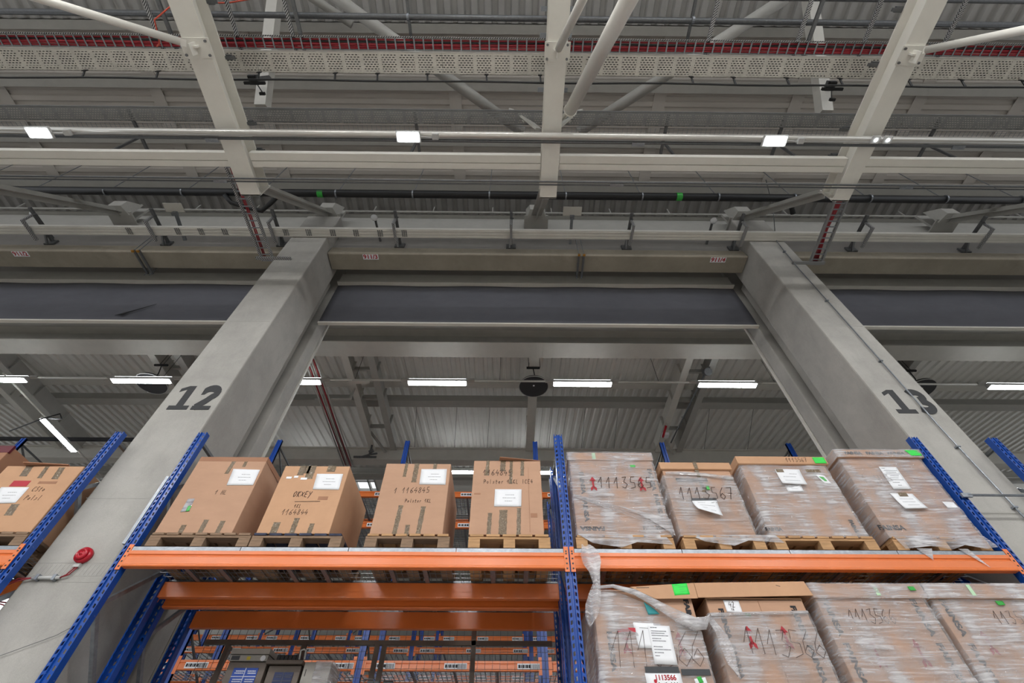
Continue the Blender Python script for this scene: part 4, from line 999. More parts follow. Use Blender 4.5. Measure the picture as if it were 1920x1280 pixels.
for x, z, a in ((-2.12, 4.14, .05), (-2.05, 4.15, .04), (-1.98, 4.13, .06)): b.box(x, x+a, YF-.003, YF-.001, z, z+.022)
obj('torn_label_scraps', b, PAPER, t)
hand('handwriting', 'OKXEY', -1.99, 3.95, YF-.002, .055, t, w=.005, seed=3)
hand('handwriting', '1KL', -1.94, 3.84, YF-.002, .035, t, w=.003, seed=4)
hand('handwriting', '1164844', -2.03, 3.77, YF-.002, .055, t, w=.003, seed=5)
b = M(); b.bar((-1.95, YF-.002, 3.90), (-1.72, YF-.002, 3.905), .004, .001, (0, 1, 0)); obj('pen_line', b, INK, t)
b = M(); b.box(-1.75, -1.66, YF-.0015, YF, 3.92, 3.955); obj('tape_patch', b, CARD3, t)
t = carton(-1.20, -.567, 4.70, zb, 4.32, 'cardboard box with handwritten number in its upper half, third from left on the upper shelf')
for x, z0, z1 in ((-.985, zb, 3.87), (-.78, zb, 3.86)): strip(t, x, z0, z1, .04, lean=.01)
strip(t, -.88, 3.52, 3.68, .035, y=YF-.006); strip(t, -1.0, 4.17, 4.32, .03); strip(t, -.90, 4.11, 4.32, .045); strip(t, -.72, 4.26, 4.32, .035)
sheet(t, [(-.848,4.255),(-.60,4.257),(-.596,4.084),(-.843,4.086)], YF-.003, L3, 'white paper sheet', seed=3)
hand('handwriting', '1 1164845', -1.07, 3.99, YF-.002, .06, t, w=.0035, rise=.03, seed=6)
hand('handwriting', 'Polster 1KL', -.95, 3.90, YF-.002, .036, t, w=.003, seed=7)
t = carton(-.343, .312, 4.70, zb, 4.36, 'cardboard box with its paper sheet in the middle, fourth from left on the upper shelf')
for x, z0, z1, w_ in ((-.17, zb, 3.80, .035), (-.05, zb, 3.83, .07), (.09, zb, 3.85, .035), (-.21, 4.19, 4.36, .032), (-.06, 4.24, 4.36, .05), (.13, 4.19, 4.36, .032), (.02, 4.10, 4.36, .03)): strip(t, x, z0, z1, w_, lean=.006)
sheet(t, [(-.127,4.04),(.123,4.04),(.117,3.863),(-.13,3.863)], YF-.003, L3, 'white paper sheet', seed=4)
hand('handwriting', '1164845', -.25, 4.19, YF-.002, .065, t, w=.0045, seed=8)
hand('handwriting', 'Polster 1 KL ICE4', -.24, 4.10, YF-.002, .045, t, w=.0035, rise=.01, seed=9)
b = M(); b.box(.20, .26, YF-.0015, YF, 3.76, 3.80); b.box(-.32, -.26, YF-.0015, YF, 3.985, 4.0); obj('dark_scuff', b, CARD3, t)
b = M(); b.bar((.19, YF-.001, 3.62), (.19, YF-.001, 4.28), .003, .001, (0, 1, 0)); obj('crease_line', b, CARD3, t)
b = M(); b.bar((-.1, 3.9, 4.37), (.3, 3.95, 4.365), .2, .006); b.bar((-.08, 3.86, 4.372), (.06, 3.87, 4.38), .03, .006); obj('torn_flap', b, CARD3, t)
# far left boxes
pallet(-4.85, -4.10, 3.84, 4.6, zp, WOODD, 'weathered pallet under the scuffed box left of column 12')
t = carton(-4.86, -4.115, 4.75, zb, 4.265, 'scuffed cardboard box with torn tape left of column 12', m=CARD2)
for x, z0, z1, w_ in ((-4.45, 4.13, 4.26, .04), (-4.30, 4.12, 4.25, .06), (-4.62, 4.15, 4.26, .07), (-4.43, 3.75, 3.86, .07)): strip(t, x, z0, z1, w_, lean=-.02)
hand('handwriting', 'CSto', -4.42, 3.99, YF-.002, .05, t, w=.003, seed=11); hand('handwriting', 'Polsl', -4.42, 3.90, YF-.002, .05, t, w=.003, seed=12)
sheet(t, [(-4.72,4.03),(-4.46,4.03),(-4.46,3.87),(-4.71,3.86)], YF-.003, L3, 'white paper sheet', seed=5)
b = M(); b.box(-4.66, -4.5, YF-.003, YF-.001, 4.04, 4.1); obj('red_sticker', b, RED, t)
b = M(); b.box(-4.42, -4.25, YF-.0015, YF, 4.07, 4.095); obj('tape_patch', b, CARD3, t)
b = M(); b.bar((-4.7, 3.9, 4.275), (-4.3, 3.95, 4.285), .2, .008); obj('torn_flap', b, CARD3, t)
t = carton(-5.75, -4.99, 4.6, zb, 4.49, 'taller cardboard box with a dark red band at the left edge', m=CARD3)
b = M(); b.box(-5.76, -4.98, YF-.004, YF+.02, 4.42, 4.50); obj('red_band', b, mat('dark_red_tape', '#5e1220', .35), t)
pallet(-5.75, -5.0, 3.84, 4.6, zp, WOODD, 'weathered pallet under the taller box at the left edge')

# wrapped crates --------------------------------------------------
def film_shell(t, x0, x1, y0, y1, z0, z1, m, seed, amp=.006, xt=0, topf=None):
    r = random.Random(seed); b = M(); nu, nv = 46, 44
    path = [(x0, y1), (x0, y0), (x1, y0), (x1, y1)]
    seg = [y1-y0, x1-x0, y1-y0]; tot = sum(seg)
    ph = [r.uniform(0, 6) for _ in range(8)]
    def pt(s):
        for k in range(3):
            if s <= seg[k] or k == 2:
                a, c = path[k], path[k+1]; u = s/seg[k]; n = [(-1, 0), (0, -1), (1, 0)][k]
                return a[0]+(c[0]-a[0])*u, a[1]+(c[1]-a[1])*u, n
            s -= seg[k]
    ss = []
    for k, c in ((0, 8), (1, 30), (2, 8)):
        o = sum(seg[:k]); ss += [o + seg[k]*i/c for i in range(c)]
    ss.append(tot-1e-4)
    for j in range(nv+1):
        v = j/nv; z = z0+(z1-z0)*v
        for s in ss:
            x, y, n = pt(s)
            d = amp*(sin(z*40+x*4+ph[0])*.35+sin(z*70-x*7+ph[1]+y*5)*.3+sin(x*19+z*6+ph[2])*.3+sin(x*11-z*23+ph[3])*.35) + amp*1.3 + r.uniform(-.0006, .0006)
            b.v.append(Vector((x+n[0]*d + xt*v*(1 if x > (x0+x1)/2 else -1), y+n[1]*d, z if topf is None else z0+(topf(x)-z0)*v)))
    w_ = len(ss)
    for j in range(nv):
        for i in range(w_-1):
            k = j*w_+i; b.f.append([k, k+1, k+w_+1, k+w_]); b.mi.append(0)
    o = obj('stretch_film', b, m, t, smooth=True); o['label'] = 'glossy wrinkled clear stretch film'
    return o
def vtext(t, s, x, z, size, y=YF-.002, m=BLACKP, down=True, sx=1.0):
    text('printed_text', s, size, (x, y, z), (0, 0, -1) if down else (0, 0, 1), (1, 0, 0) if down else (-1, 0, 0), m, t, bold=.003, sx=sx, lift=.0)
def htext(t, s, x, z, size, y=YF-.002, m=BLACKP, sx=1.0, flip=False):
    text('printed_text', s, size, (x, y, z), (1, 0, 0) if not flip else (-1, 0, 0), (0, 0, 1) if not flip else (0, 0, -1), m, t, bold=.003, sx=sx, lift=.0)
def arrow(t, x, z0, z1, y=YF-.018, lean=0):
    b = M(); w_ = .012; h = z1-z0
    def P(u, v): return (x+u+lean*v, y, z0+v*h)
    for q in ([(-.009,.2),(.009,.2),(.009,.75),(-.009,.75)], [(-.03,.72),(.03,.72),(0.002,1),(-.002,1)], [(-.028,.0),(-.004,.12),(-.004,.34),(-.028,.22)], [(.004,.12),(.028,.0),(.028,.22),(.004,.34)]):
        b.add([P(u, v) for u, v in q], [(0, 1, 2, 3)])
    o = obj('red_arrow', b, REDINK, t); return o
def crate(x0, x1, y1, z0, z1, label, lid=.08, lidm=CARD, bm=CARD, seed=1, film=None, lx=.02, filmtop=None, ftop=True, y0=YF, filmbot=None, amp=.006, topf=None):
    t = thing('wrapped_crate', label, 'box', ((x0+x1)/2, (y0+y1)/2, z0))
    b = M(); b.box(x0, x1, y0, y1, z0, z1-lid*.3); obj('box_body', b, bm, t, bevel=.006)
    b = M(); b.box(x0-lx, x1+lx, y0-lx, y1+lx, z1-lid, z1); b.box(x0-lx+.004, x1+lx-.004, y0-lx+.004, y1+lx-.004, z1-lid-.004, z1-lid); obj('lid', b, lidm, t, bevel=.004)
    if film is not None:
        film_shell(t, x0-.004, x1+.004, y0-.004, y1, filmbot or z0-.01, (filmtop or z1-lid-.004), film, seed, amp, topf=topf)
        if ftop: film_shell(t, x0-lx-.003, x1+lx+.003, y0-lx-.003, y1, z1-lid-.01, z1+.003, film, seed+50, .004)
    return t
for x0, x1, s, top in ((.58, 1.42, 'first crate of the right bay', WOOD), (1.50, 2.20, 'second crate of the right bay', WOOD), (2.28, 3.16, 'third crate of the right bay', WOOD), (3.31, 4.12, 'rightmost crate of the right bay', WOOD)):
    pallet(x0, x1, 3.84, 4.72, zp, WOOD, 'light wooden pallet under the ' + s, top)
t = crate(.60, 1.418, 4.66, zb, 4.455, 'film-wrapped crate right beside the centre post with two red arrows and marker number', .085, seed=1, film=FILM[0], lx=.012)
hand('handwriting', '1113565', .84, 4.05, YF-.019, .12, t, w=.0055, seed=21)
arrow(t, .80, 4.02, 4.17); arrow(t, 1.26, 4.02, 4.17)
vtext(t, 'FAINSA  FAINSA', .70, 3.98, .055, sx=1.3); vtext(t, 'FAINSA  FAINSA', 1.37, 4.02, .055, sx=1.3)
htext(t, 'FAINSA', .74, 3.66, .05, flip=True, sx=1.3); htext(t, 'FAINSA', 1.28, 3.665, .05, sx=1.2)
sheet(t, [(1.19,4.31),(1.24,4.31),(1.24,4.285),(1.19,4.285)], YF-.014, None, 'green sticker', m=GREENG, name='green_sticker')
b = M(); b.box(.83, .865, YF-.016, YF-.014, 4.375, 4.45); obj('pale_green_tape', b, mat('pale_green', '#b6d8b4', .5), t)
b = M()
for k in range(5): b.bar((.60, YF-.02, 3.985-k*.006), (1.43, YF-.022, 3.72-k*.022), .004, .002, (0, 1, 0))
b.add([(1.0, YF-.02, 3.87), (1.44, YF-.024, 3.74), (1.44, YF-.03, 3.58), (1.25, YF-.024, 3.74)], [(0, 1, 2, 3)])
obj('film_strand', b, FILMD, t)
t = crate(1.50, 2.155, 4.66, zb, 4.34, 'film-wrapped crate with sagging brown lid and curled paper sheet, second in the right bay', .075, CARD2, seed=2, film=FILM[1], ftop=False, filmtop=4.20, lx=.02, amp=.008)
hand('handwriting', '1113567', 1.58, 3.94, YF-.020, .12, t, w=.0055, seed=22)
strip(t, 1.83, 4.02, 4.26, .035, y=YF-.012); strip(t, 1.83, 4.265, 4.345, .035, y=YF-.024)
sheet(t, [(1.684,3.93),(1.915,3.94),(1.905,3.76),(1.70,3.82)], YF-.015, [(.2,.2,.5),(.4,.25,.85),(.6,.3,.5),(.75,.6,.8)], 'curled white paper sheet', curl=.04, seed=6)
b = M(); b.hexa([(1.68,YF-.018,3.925),(1.92,YF-.018,3.93),(1.92,YF-.014,3.93),(1.68,YF-.014,3.925),(1.69,YF-.018,3.95),(1.91,YF-.018,3.955),(1.91,YF-.014,3.955),(1.69,YF-.014,3.95)]); b.box(1.60, 1.9, YF-.013, YF-.011, 4.13, 4.165); obj('grey_tape', b, TAPEB, t)
sheet(t, [(1.86,4.09),(1.89,4.09),(1.89,4.04),(1.86,4.04)], YF-.016, None, 'green sticker', m=GREENG, name='green_sticker')
b = M(); b.tube([(1.52, YF-.012, 4.22), (1.7, YF-.02, 4.215), (1.9, YF-.02, 4.20), (2.15, YF-.014, 4.16)], .016, 8); obj('film_roll_edge', b, FILMD, t, smooth=True)
t = crate(2.285, 3.12, 4.66, zb, 4.41, 'film-wrapped crate with paper sheets and green label on its lid, third in the right bay', .085, CARD2, seed=3, film=FILM[2], ftop=False, lx=.03, amp=.007)
hand('handwriting', '1113567', 2.74, 4.345, YF-.033, .05, t, w=.0025, seed=23)
sheet(t, [(3.02,4.40),(3.135,4.40),(3.135,4.33),(3.02,4.33)], YF-.034, [(.1,.1,.5),(.3,.1,.9),(.5,.1,.7),(.7,.1,.9)], 'bright green label', m=GREENP, name='green_label', seed=8)
sheet(t, [(2.60,4.275),(2.838,4.27),(2.825,4.09),(2.59,4.10)], YF-.016, [(.3,.5,.8),(.5,.2,.7),(.75,.2,.8)], 'curled white paper sheet', curl=.02, seed=9)
sheet(t, [(2.62,4.10),(2.77,4.10),(2.77,4.03),(2.62,4.03)], YF-.014, [(.6,.3,.7)], 'small white paper slip', seed=10)
sheet(t, [(2.96,4.22),(3.05,4.20),(3.07,4.11),(3.01,4.115)], YF-.016, None, 'white and green tag', seed=3)
sheet(t, [(2.99,4.19),(3.03,4.185),(3.045,4.14),(3.02,4.14)], YF-.018, None, 'green sticker', m=GREENG, name='green_sticker')
for x in (2.64, 2.93, 3.0): strip(t, x, 4.235, 4.27, .07, y=YF-.019)
vtext(t, 'FAINSA', 3.05, 3.68, .045, y=YF-.004); htext(t, 'FAINSA', 2.33, 3.66, .045)
text('printed_text', 'FAINSA  FAINSA', .055, (2.284, 4.1, 4.0), (0, 0, -1), (0, 1, 0), BLACKP, t, bold=.003, sx=1.2, lift=.002)
t = crate(3.312, 4.12, 4.66, zb, 4.50, 'film-wrapped crate with printed lid beside the right blue post, rightmost on the upper shelf', .085, CARD, seed=4, film=FILM[0], lx=.03, filmtop=4.41)
htext(t, 'FAINSA   FAINSA   FAINSA', 3.68, 4.455, .042, y=YF-.0325, sx=1.25)
text('printed_text', 'FAINSA  FAINSA', .055, (3.311, 4.05, 4.0), (0, 0, -1), (0, 1, 0), BLACKP, t, bold=.003, sx=1.2, lift=.002)
sheet(t, [(4.0,4.49),(4.13,4.49),(4.14,4.425),(4.03,4.425)], YF-.040, [(.2,.1,.9),(.6,.1,.9)], 'bright green label', m=GREENP, name='green_label', seed=4)
sheet(t, [(3.642,4.31),(3.813,4.305),(3.805,4.06),(3.632,4.06)], YF-.014, [(.06,.1,.3),(.16,.15,.9),(.24,.2,.8),(.32,.15,.9),(.4,.3,.8),(.5,.2,.7),(.58,.2,.9),(.7,.2,.6),(.82,.4,.6)], 'white delivery sheet', seed=12)
sheet(t, [(3.568,4.015),(3.775,4.01),(3.81,3.855),(3.59,3.845)], YF-.016, [(.35,.2,.8),(.55,.2,.75),(.75,.3,.8)], 'curled white paper sheet', curl=.02, seed=13)
strip(t, 3.68, 3.98, 4.02, .08, y=YF-.02)
sheet(t, [(4.0,3.93),(4.1,3.925),(4.11,3.87),(4.01,3.87)], YF-.014, [(.3,.1,.8),(.7,.2,.5)], 'small white label', seed=14)
htext(t, 'FAINSA', 3.38, 3.68, .06, sx=1.2)
hand('handwriting', '1 HH', 3.4, 4.12, YF-.004, .10, t, w=.003, seed=24)
b = M(); r = random.Random(3)
b.add([(3.33, YF-.02, 3.6), (4.12, YF-.02, 3.6), (4.17, YF-.03, 3.5), (4.05, YF-.035, 3.48), (3.9, YF-.02, 3.52), (3.75, YF-.03, 3.475), (3.6, YF-.02, 3.51), (3.36, YF-.03, 3.48)], [(0, 7, 6), (0, 6, 5), (0, 5, 4), (0, 4, 1), (1, 4, 3), (1, 3, 2)])
b.add([(3.43, YF-.055, 3.47), (3.56, YF-.055, 3.47), (3.50, YF-.06, 3.37)], [(0, 2, 1)]); b.add([(3.78, YF-.055, 3.47), (3.86, YF-.055, 3.47), (3.93, YF-.06, 3.31), (3.86, YF-.06, 3.38)], [(0, 3, 2, 1)])
obj('film_tatters', b, FILMD, t)
for k, (xx, za, zc_) in enumerate(((.60, 3.6, 3.48), (1.56, 3.6, 3.50))):
    b = M(); b.add([(xx, YF-.018, za), (xx+.75, YF-.018, za), (xx+.8, YF-.02, zc_+.03), (xx+.5, YF-.02, zc_+.05), (xx+.36, YF-.024, zc_), (xx+.12, YF-.02, zc_+.04)], [(0, 5, 4), (0, 4, 3), (0, 3, 1), (1, 3, 2)])
    tag(obj('film_scrap', b, FILMD), 'loose stretch film hanging over the pallet of the %s crate in the right bay' % ('first', 'second')[k], 'film')

# hanging film at the centre post
b = M(); n = 18; pts = []
prof = [(3.47, .61, .70, 0), (3.42, .60, .72, -.05), (3.36, .585, .74, -.06), (3.30, .60, .74, -.055), (3.24, .645, .725, -.04), (3.16, .665, .72, -.02), (3.08, .62, .72, -.01), (3.0, .585, .70, .0), (2.93, .58, .67, .01), (2.86, .60, .61, .0)]
for (z, a, c, dy) in prof:
    for i in range(9):
        u = i/8; b.v.append(Vector((a+(c-a)*u, 3.77+dy+.018*sin(u*9+z*14), z)))
for j in range(len(prof)-1):
    for i in range(8): k = j*9+i; b.f.append([k, k+9, k+10, k+1]); b.mi.append(0)
tag(obj('hanging_film', b, FILMD, smooth=True), 'twisted strip of clear film hanging down beside the centre post', 'film')

# lower right crates
def lower(x0, x1, z1, label, **k): return crate(x0, x1, 4.6, 2.36, z1, label, y0=3.81, **k)
YL = 3.81
t = lower(.655, 1.42, 3.135, 'large wrapped crate at the bottom beside the centre post, with black tape and teal label', lid=.02, seed=11, film=FILM[2], lx=0, ftop=False, filmtop=3.13, amp=.007, topf=lambda x: 3.13 - max(0, x-.82)*.42 - max(0, x-1.1)*.1)
hand('handwriting', '1113566', .73, 2.62, YL-.017, .22, t, w=.0028, seed=31, adv=.42)
sheet(t, [(1.035,2.88),(1.195,2.875),(1.19,2.63),(1.03,2.635)], YL-.018, [(.05,.1,.4),(.14,.1,.8),(.2,.1,.7),(.26,.1,.85),(.34,.1,.5),(.4,.1,.7),(.55,.1,.5),(.62,.1,.85),(.7,.1,.5),(.78,.1,.3)], 'white delivery sheet', seed=15)
sheet(t, [(.93,2.90),(1.13,2.89),(1.13,2.73),(.94,2.735)], YL-.014, [(.2,.2,.6)], 'crumpled handwritten note', seed=16)
b = M(); b.box(.955, 1.19, YL-.022, YL-.019, 2.583, 2.62); b.box(1.205, 1.405, YL-.018, YL-.015, 2.571, 2.607); obj('black_tape', b, TAPEB, t)
sheet(t, [(.948,2.583),(1.195,2.583),(1.20,2.36),(.955,2.36)], YL-.019, None, 'large white label with red number', name='paper_sheet')
text('red_number', '1113566', .042, (1.085, YL-.021, 2.555), (1, 0, 0), (0, 0, 1), REDINK, t, bold=.0015, lift=0)
text('printed_text', 'Mi', .05, (.995, YL-.021, 2.505), (1, 0, 0), (0, 0, 1), BLACKP, t, bold=.001, lift=0)
text('printed_text', 'Artikel-Nr', .036, (1.1, YL-.021, 2.515), (1, 0, 0), (0, 0, 1), BLACKP, t, bold=.001, lift=0)
b = M(); b.lathe([(.011, 0), (.011, -.001)], (1.012, YL-.021, 2.536), 'y', 14); obj('red_dot', b, RED, t)
sheet(t, [(1.28,2.55),(1.36,2.56),(1.37,2.47),(1.29,2.46)], YL-.018, None, 'white and green tag')
sheet(t, [(1.30,2.56),(1.33,2.565),(1.34,2.53),(1.31,2.525)], YL-.02, None, 'green sticker', m=GREENG, name='green_sticker')
b = M(); b.box(.806, .94, YL-.016, YL-.014, 2.835, 2.863); obj('red_tape', b, RED, t)
arrow(t, .86, 2.70, 2.82, YL-.003); arrow(t, 1.25, 2.68, 2.84, YL-.003)
vtext(t, 'FAINSA', .745, 2.72, .05, y=YL-.003, sx=1.5); vtext(t, 'FAINSA', 1.37, 2.96, .05, y=YL-.003, sx=1.3)
# film swag
b = M(); C_ = [(.66, 3.13, .012), (.82, 3.145, .012), (.98, 3.10, .018), (1.12, 3.02, .026), (1.26, 2.93, .036), (1.38, 2.88, .042), (1.47, 2.89, .038), (1.50, 2.93, .02)]
pp = [(x, YL-.035, z) for x, z, r_ in C_]; o0 = len(b.v)
ns = 14
for i, (x, z, r_) in enumerate(C_):
    for k in range(ns):
        a = 2*pi*k/ns; rr2 = r_*(1+.22*sin(5*a+i*1.3)); b.v.append(Vector((x+.3*rr2*sin(a), YL-.045+rr2*cos(a)*.8, z+rr2*sin(a))))
for i in range(len(C_)-1):
    for k in range(ns): b.f.append([i*ns+k, i*ns+(k+1) % ns, (i+1)*ns+(k+1) % ns, (i+1)*ns+k]); b.mi.append(0)
o = obj('film_swag', b, FILMD, t, smooth=True); o['label'] = 'bunched white roll of film'
b = M(); tail = [(1.50, 2.92, .03), (1.55, 2.82, .035), (1.56, 2.72, .04), (1.56, 2.62, .03), (1.58, 2.55, .008)]
for i, (x, z, r_) in enumerate(tail):
    for k in range(8): u = k/7-.5; b.v.append(Vector((x+u*r_*2, YL-.05+.012*sin(k*2.2+i), z-.02*u)))
for i in range(len(tail)-1):
    for k in range(7): q = i*8+k; b.f.append([q, q+1, q+9, q+8]); b.mi.append(0)
obj('film_tail', b, FILMD, t, smooth=True)
sheet(t, [(1.04,3.04),(1.11,2.99),(1.142,2.955),(1.056,2.95)], YL-.02, None, 'small teal label', m=TEALP, name='teal_label')
t = thing('cardboard_cover', 'long brown cardboard lid with a green label above the lower crates', 'lid', (1.7, 3.80, 3.07))
b = M()
def lidp(x0, x1, xt0, xt1, z0a, z0b, z1a, z1b):
    for ya, yb in ((3.772, 3.78), (4.6, 4.608)): b.hexa([(x0,ya,z0a),(x1,ya,z0b),(x1,yb,z0b),(x0,yb,z0a),(xt0,ya,z1a),(xt1,ya,z1b),(xt1,yb,z1b),(xt0,yb,z1a)])
    b.hexa([(xt0,3.78,z1a-.006),(xt1,3.78,z1b-.006),(xt1,4.6,z1b-.006),(xt0,4.6,z1a-.006),(xt0,3.78,z1a),(xt1,3.78,z1b),(xt1,4.6,z1b),(xt0,4.6,z1a)])
lidp(1.13, 1.46, .95, 1.46, 3.055, 3.06, 3.142, 3.175); lidp(1.462, 2.36, 1.462, 2.335, 3.065, 3.085, 3.175, 3.19)
b.hexa([(2.352,3.775,3.085),(2.36,3.775,3.085),(2.36,4.6,3.085),(2.352,4.6,3.085),(2.327,3.775,3.19),(2.335,3.775,3.19),(2.335,4.6,3.19),(2.327,4.6,3.19)])
obj('lid_shell', b, CARD2, t, bevel=.003)
sheet(t, [(1.283,3.162),(1.403,3.17),(1.405,3.088),(1.285,3.08)], 3.772, [(.12,.1,.5),(.3,.4,.9),(.5,.4,.7),(.68,.4,.95),(.84,.4,.6)], 'bright green label', m=GREENP, name='green_label', seed=20)
b = M(); b.bar((1.0, 3.773, 3.135), (1.1, 3.773, 3.137), .004, .004); b.bar((2.1, 3.773, 3.16), (2.13, 3.773, 3.15), .004, .004); obj('cut_slit', b, BLACK, t)
t = lower(1.53, 2.275, 3.08, 'wrapped crate at the bottom with two dark red arrows and a small note marked 42', lid=.02, lidm=CARD2, seed=13, film=FILM[1], lx=0, ftop=False, filmtop=2.97, amp=.007)
sheet(t, [(1.661,3.061),(1.779,3.058),(1.780,2.968),(1.662,2.978)], YL-.004, None, 'small white note', name='paper_note')
hand('handwriting', '42', 1.69, 3.01, YL-.007, .04, t, w=.003, seed=41); hand('handwriting', '14', 1.70, 2.985, YL-.007, .018, t, w=.002, seed=42)
hand('handwriting', '1113566', 1.70, 2.70, YL-.017, .17, t, w=.003, seed=32, adv=.48, rise=-.06)
arrow(t, 1.77, 2.73, 2.88, YL-.012, .0); arrow(t, 2.03, 2.73, 2.88, YL-.012)
vtext(t, 'FAINSA  FAINSA', 1.62, 2.78, .05, y=YL-.003, sx=1.25); vtext(t, 'FAINSA  FAINSA', 2.18, 2.78, .055, y=YL-.003, sx=1.25)
sheet(t, [(1.79,2.965),(1.83,2.965),(1.83,2.945),(1.79,2.945)], YL-.014, None, 'green sticker', m=GREENG, name='green_sticker')
b = M(); b.tube([(1.53, YL-.012, 2.955), (1.8, YL-.018, 2.962), (2.27, YL-.012, 2.975)], .012, 8); obj('film_roll_edge', b, FILMD, t, smooth=True)
b = M(); b.bar((1.93, YL-.001, 3.06), (1.93, YL-.001, 2.36), .003, .002, (0, 1, 0)); obj('flap_edge', b, CARD3, t)
t = lower(2.385, 3.225, 3.18, 'fully wrapped crate at the bottom with pale film lid, second from the right', lid=.1, seed=14, film=FILM[0], lx=.025, amp=.007)
hand('handwriting', '1113566', 2.56, 2.90, YL-.014, .10, t, w=.003, seed=33, adv=.5)
arrow(t, 2.64, 2.62, 2.80, YL-.003); arrow(t, 2.96, 2.62, 2.80, YL-.003)
vtext(t, 'FAINSA  FAINSA', 2.45, 2.80, .06, y=YL-.003, sx=1.3); vtext(t, 'FAINSA  FAINSA', 3.13, 2.80, .06, y=YL-.003, sx=1.3)
text('printed_text', 'FAINSA  FAINSA', .07, (2.384, 3.98, 2.8), (0, 0, -1), (0, 1, 0), BLACKP, t, bold=.004, sx=1.4, lift=.002)
sheet(t, [(3.13,3.155),(3.18,3.155),(3.185,3.125),(3.135,3.125)], YL-.038, None, 'green sticker', m=GREENG, name='green_sticker')
b = M(); b.box(2.86, 2.89, YL-.034, YL-.032, 3.09, 3.17); obj('pale_green_tape', b, MATS['pale_green'], t)
t = lower(3.29, 4.12, 3.18, 'fully wrapped crate in the bottom right corner', lid=.1, seed=15, film=FILM[2], lx=.03, amp=.007)
hand('handwriting', '113566', 3.66, 2.90, YL-.014, .09, t, w=.003, seed=34, adv=.6)
arrow(t, 3.50, 2.70, 2.86, YL-.003); vtext(t, 'FAINSA  FAINSA', 3.36, 2.80, .06, y=YL-.003, sx=1.3)
sheet(t, [(3.76,3.06),(3.82,3.06),(3.82,3.03),(3.765,3.03)], YL-.016, None, 'green sticker', m=GREENG, name='green_sticker')
b = M(); b.box(3.60, 3.63, YL-.039, YL-.037, 3.09, 3.17); obj('pale_green_tape', b, MATS['pale_green'], t)
for x0, x1, s in ((.66, 1.42, 'bottom crate beside the centre post'), (1.54, 2.27, 'bottom crate with the note'), (2.4, 3.2, 'second bottom crate from the right'), (3.3, 4.1, 'bottom right corner crate')):
    pallet(x0, x1, 3.83, 4.55, 2.222, WOOD, 'light wooden pallet under the ' + s)
for x0, x1, s in BAYS: pass

# ---------------------------------------------------------------- stored cabinets, lower left bay
t = thing('control_cabinet', 'brown-grey metal cabinet with a bright blue four-field sign', 'cabinet', (-2.25, 4.8, 2.22))
b = M(); b.box(-2.42, -2.09, 4.75, 5.05, 2.22, 2.90); obj('cabinet_body', b, MACH, t, bevel=.005)
b = M(); b.box(-2.425, -2.095, 4.74, 5.05, 2.905, 2.95); b.box(-2.43, -2.09, 4.73, 5.05, 2.955, 2.997); b.box(-2.25, -2.2, 4.728, 4.731, 2.965, 2.975); obj('cabinet_top', b, MACHL, t, bevel=.004)
b = M(); b.box(-2.41, -2.34, 4.737, 4.741, 2.912, 2.942); obj('display', b, TAPEB, t)
b = M(); b.lathe([(.012, 0), (.022, -.001), (.022, -.003), (.012, -.004)], (-2.135, 4.74, 2.925), 'y', 16); obj('round_badge', b, SIGNW, t)
b = M(); b.box(-2.275, -2.245, 4.737, 4.741, 2.912, 2.938); obj('warning_sticker', b, YEL, t)
b = M(); b.box(-2.355, -2.145, 4.744, 4.749, 2.66, 2.855); sg = obj('blue_sign', b, SIGNB, t)
b = M(); b.box(-2.252, -2.248, 4.741, 4.7445, 2.66, 2.855); b.box(-2.355, -2.145, 4.741, 4.7445, 2.79, 2.794)
r = random.Random(5)
for xx in (-2.345, -2.24):
    for zz in (2.835, 2.82, 2.775, 2.76):
        u = xx+.01+r.random()*.01
        while u < xx+.08:
            w_ = r.uniform(.004, .014); b.box(u, u+w_, 4.741, 4.7445, zz-.007, zz); u += w_+.003
obj('sign_print', b, SIGNW, sg)
t = thing('control_cabinet', 'dark metal cabinet with a dim blue sign, right of the bright blue sign', 'cabinet', (-1.93, 4.8, 2.22))
b = M(); b.box(-2.07, -1.79, 4.77, 5.05, 2.22, 2.88); obj('cabinet_body', b, MACH, t, bevel=.005)
b = M(); b.box(-2.10, -1.78, 4.74, 5.05, 2.885, 2.915); obj('cabinet_top', b, MACH, t, bevel=.004)
b = M(); b.box(-2.0, -1.84, 4.764, 4.769, 2.66, 2.83); sg = obj('blue_sign', b, mat('dim_blue_sign', '#20305e', .5), t)
b = M(); b.box(-1.922, -1.918, 4.761, 4.7645, 2.66, 2.83); b.box(-2.0, -1.84, 4.761, 4.7645, 2.765, 2.769)
for xx in (-1.99, -1.91):
    for zz in (2.81, 2.797, 2.745):
        u = xx+.005
        while u < xx+.06:
            w_ = r.uniform(.004, .012); b.box(u, u+w_, 4.761, 4.7645, zz-.005, zz); u += w_+.003
obj('sign_print', b, PAPERTXT, sg)
t = thing('connector_block', 'black ribbed connector block lying on the dark cabinet', 'connector', (-1.93, 4.8, 2.915))
for i in range(6):
    b = M(); b.box(-2.02+i*.034, -1.992+i*.034, 4.75, 4.85, 2.915, 2.955); obj('rib', b, BLACK, t)
b = M(); b.tube([(-1.82, 4.75, 2.92), (-1.825, 4.74, 2.985), (-1.80, 4.74, 2.995), (-1.78, 4.74, 2.985), (-1.775, 4.75, 2.92)], .008, 8)
tag(obj('cable_loop', b, PVC, smooth=True), 'small grey loop of cable on top of the dark cabinet', 'cable')
t = thing('control_cabinet', 'pale grey cabinet partly covered with shiny film, rightmost of the three cabinets', 'cabinet', (-1.65, 4.8, 2.22))
b = M(); b.box(-1.765, -1.53, 4.76, 5.05, 2.22, 2.905); obj('cabinet_body', b, MACHL, t, bevel=.006)
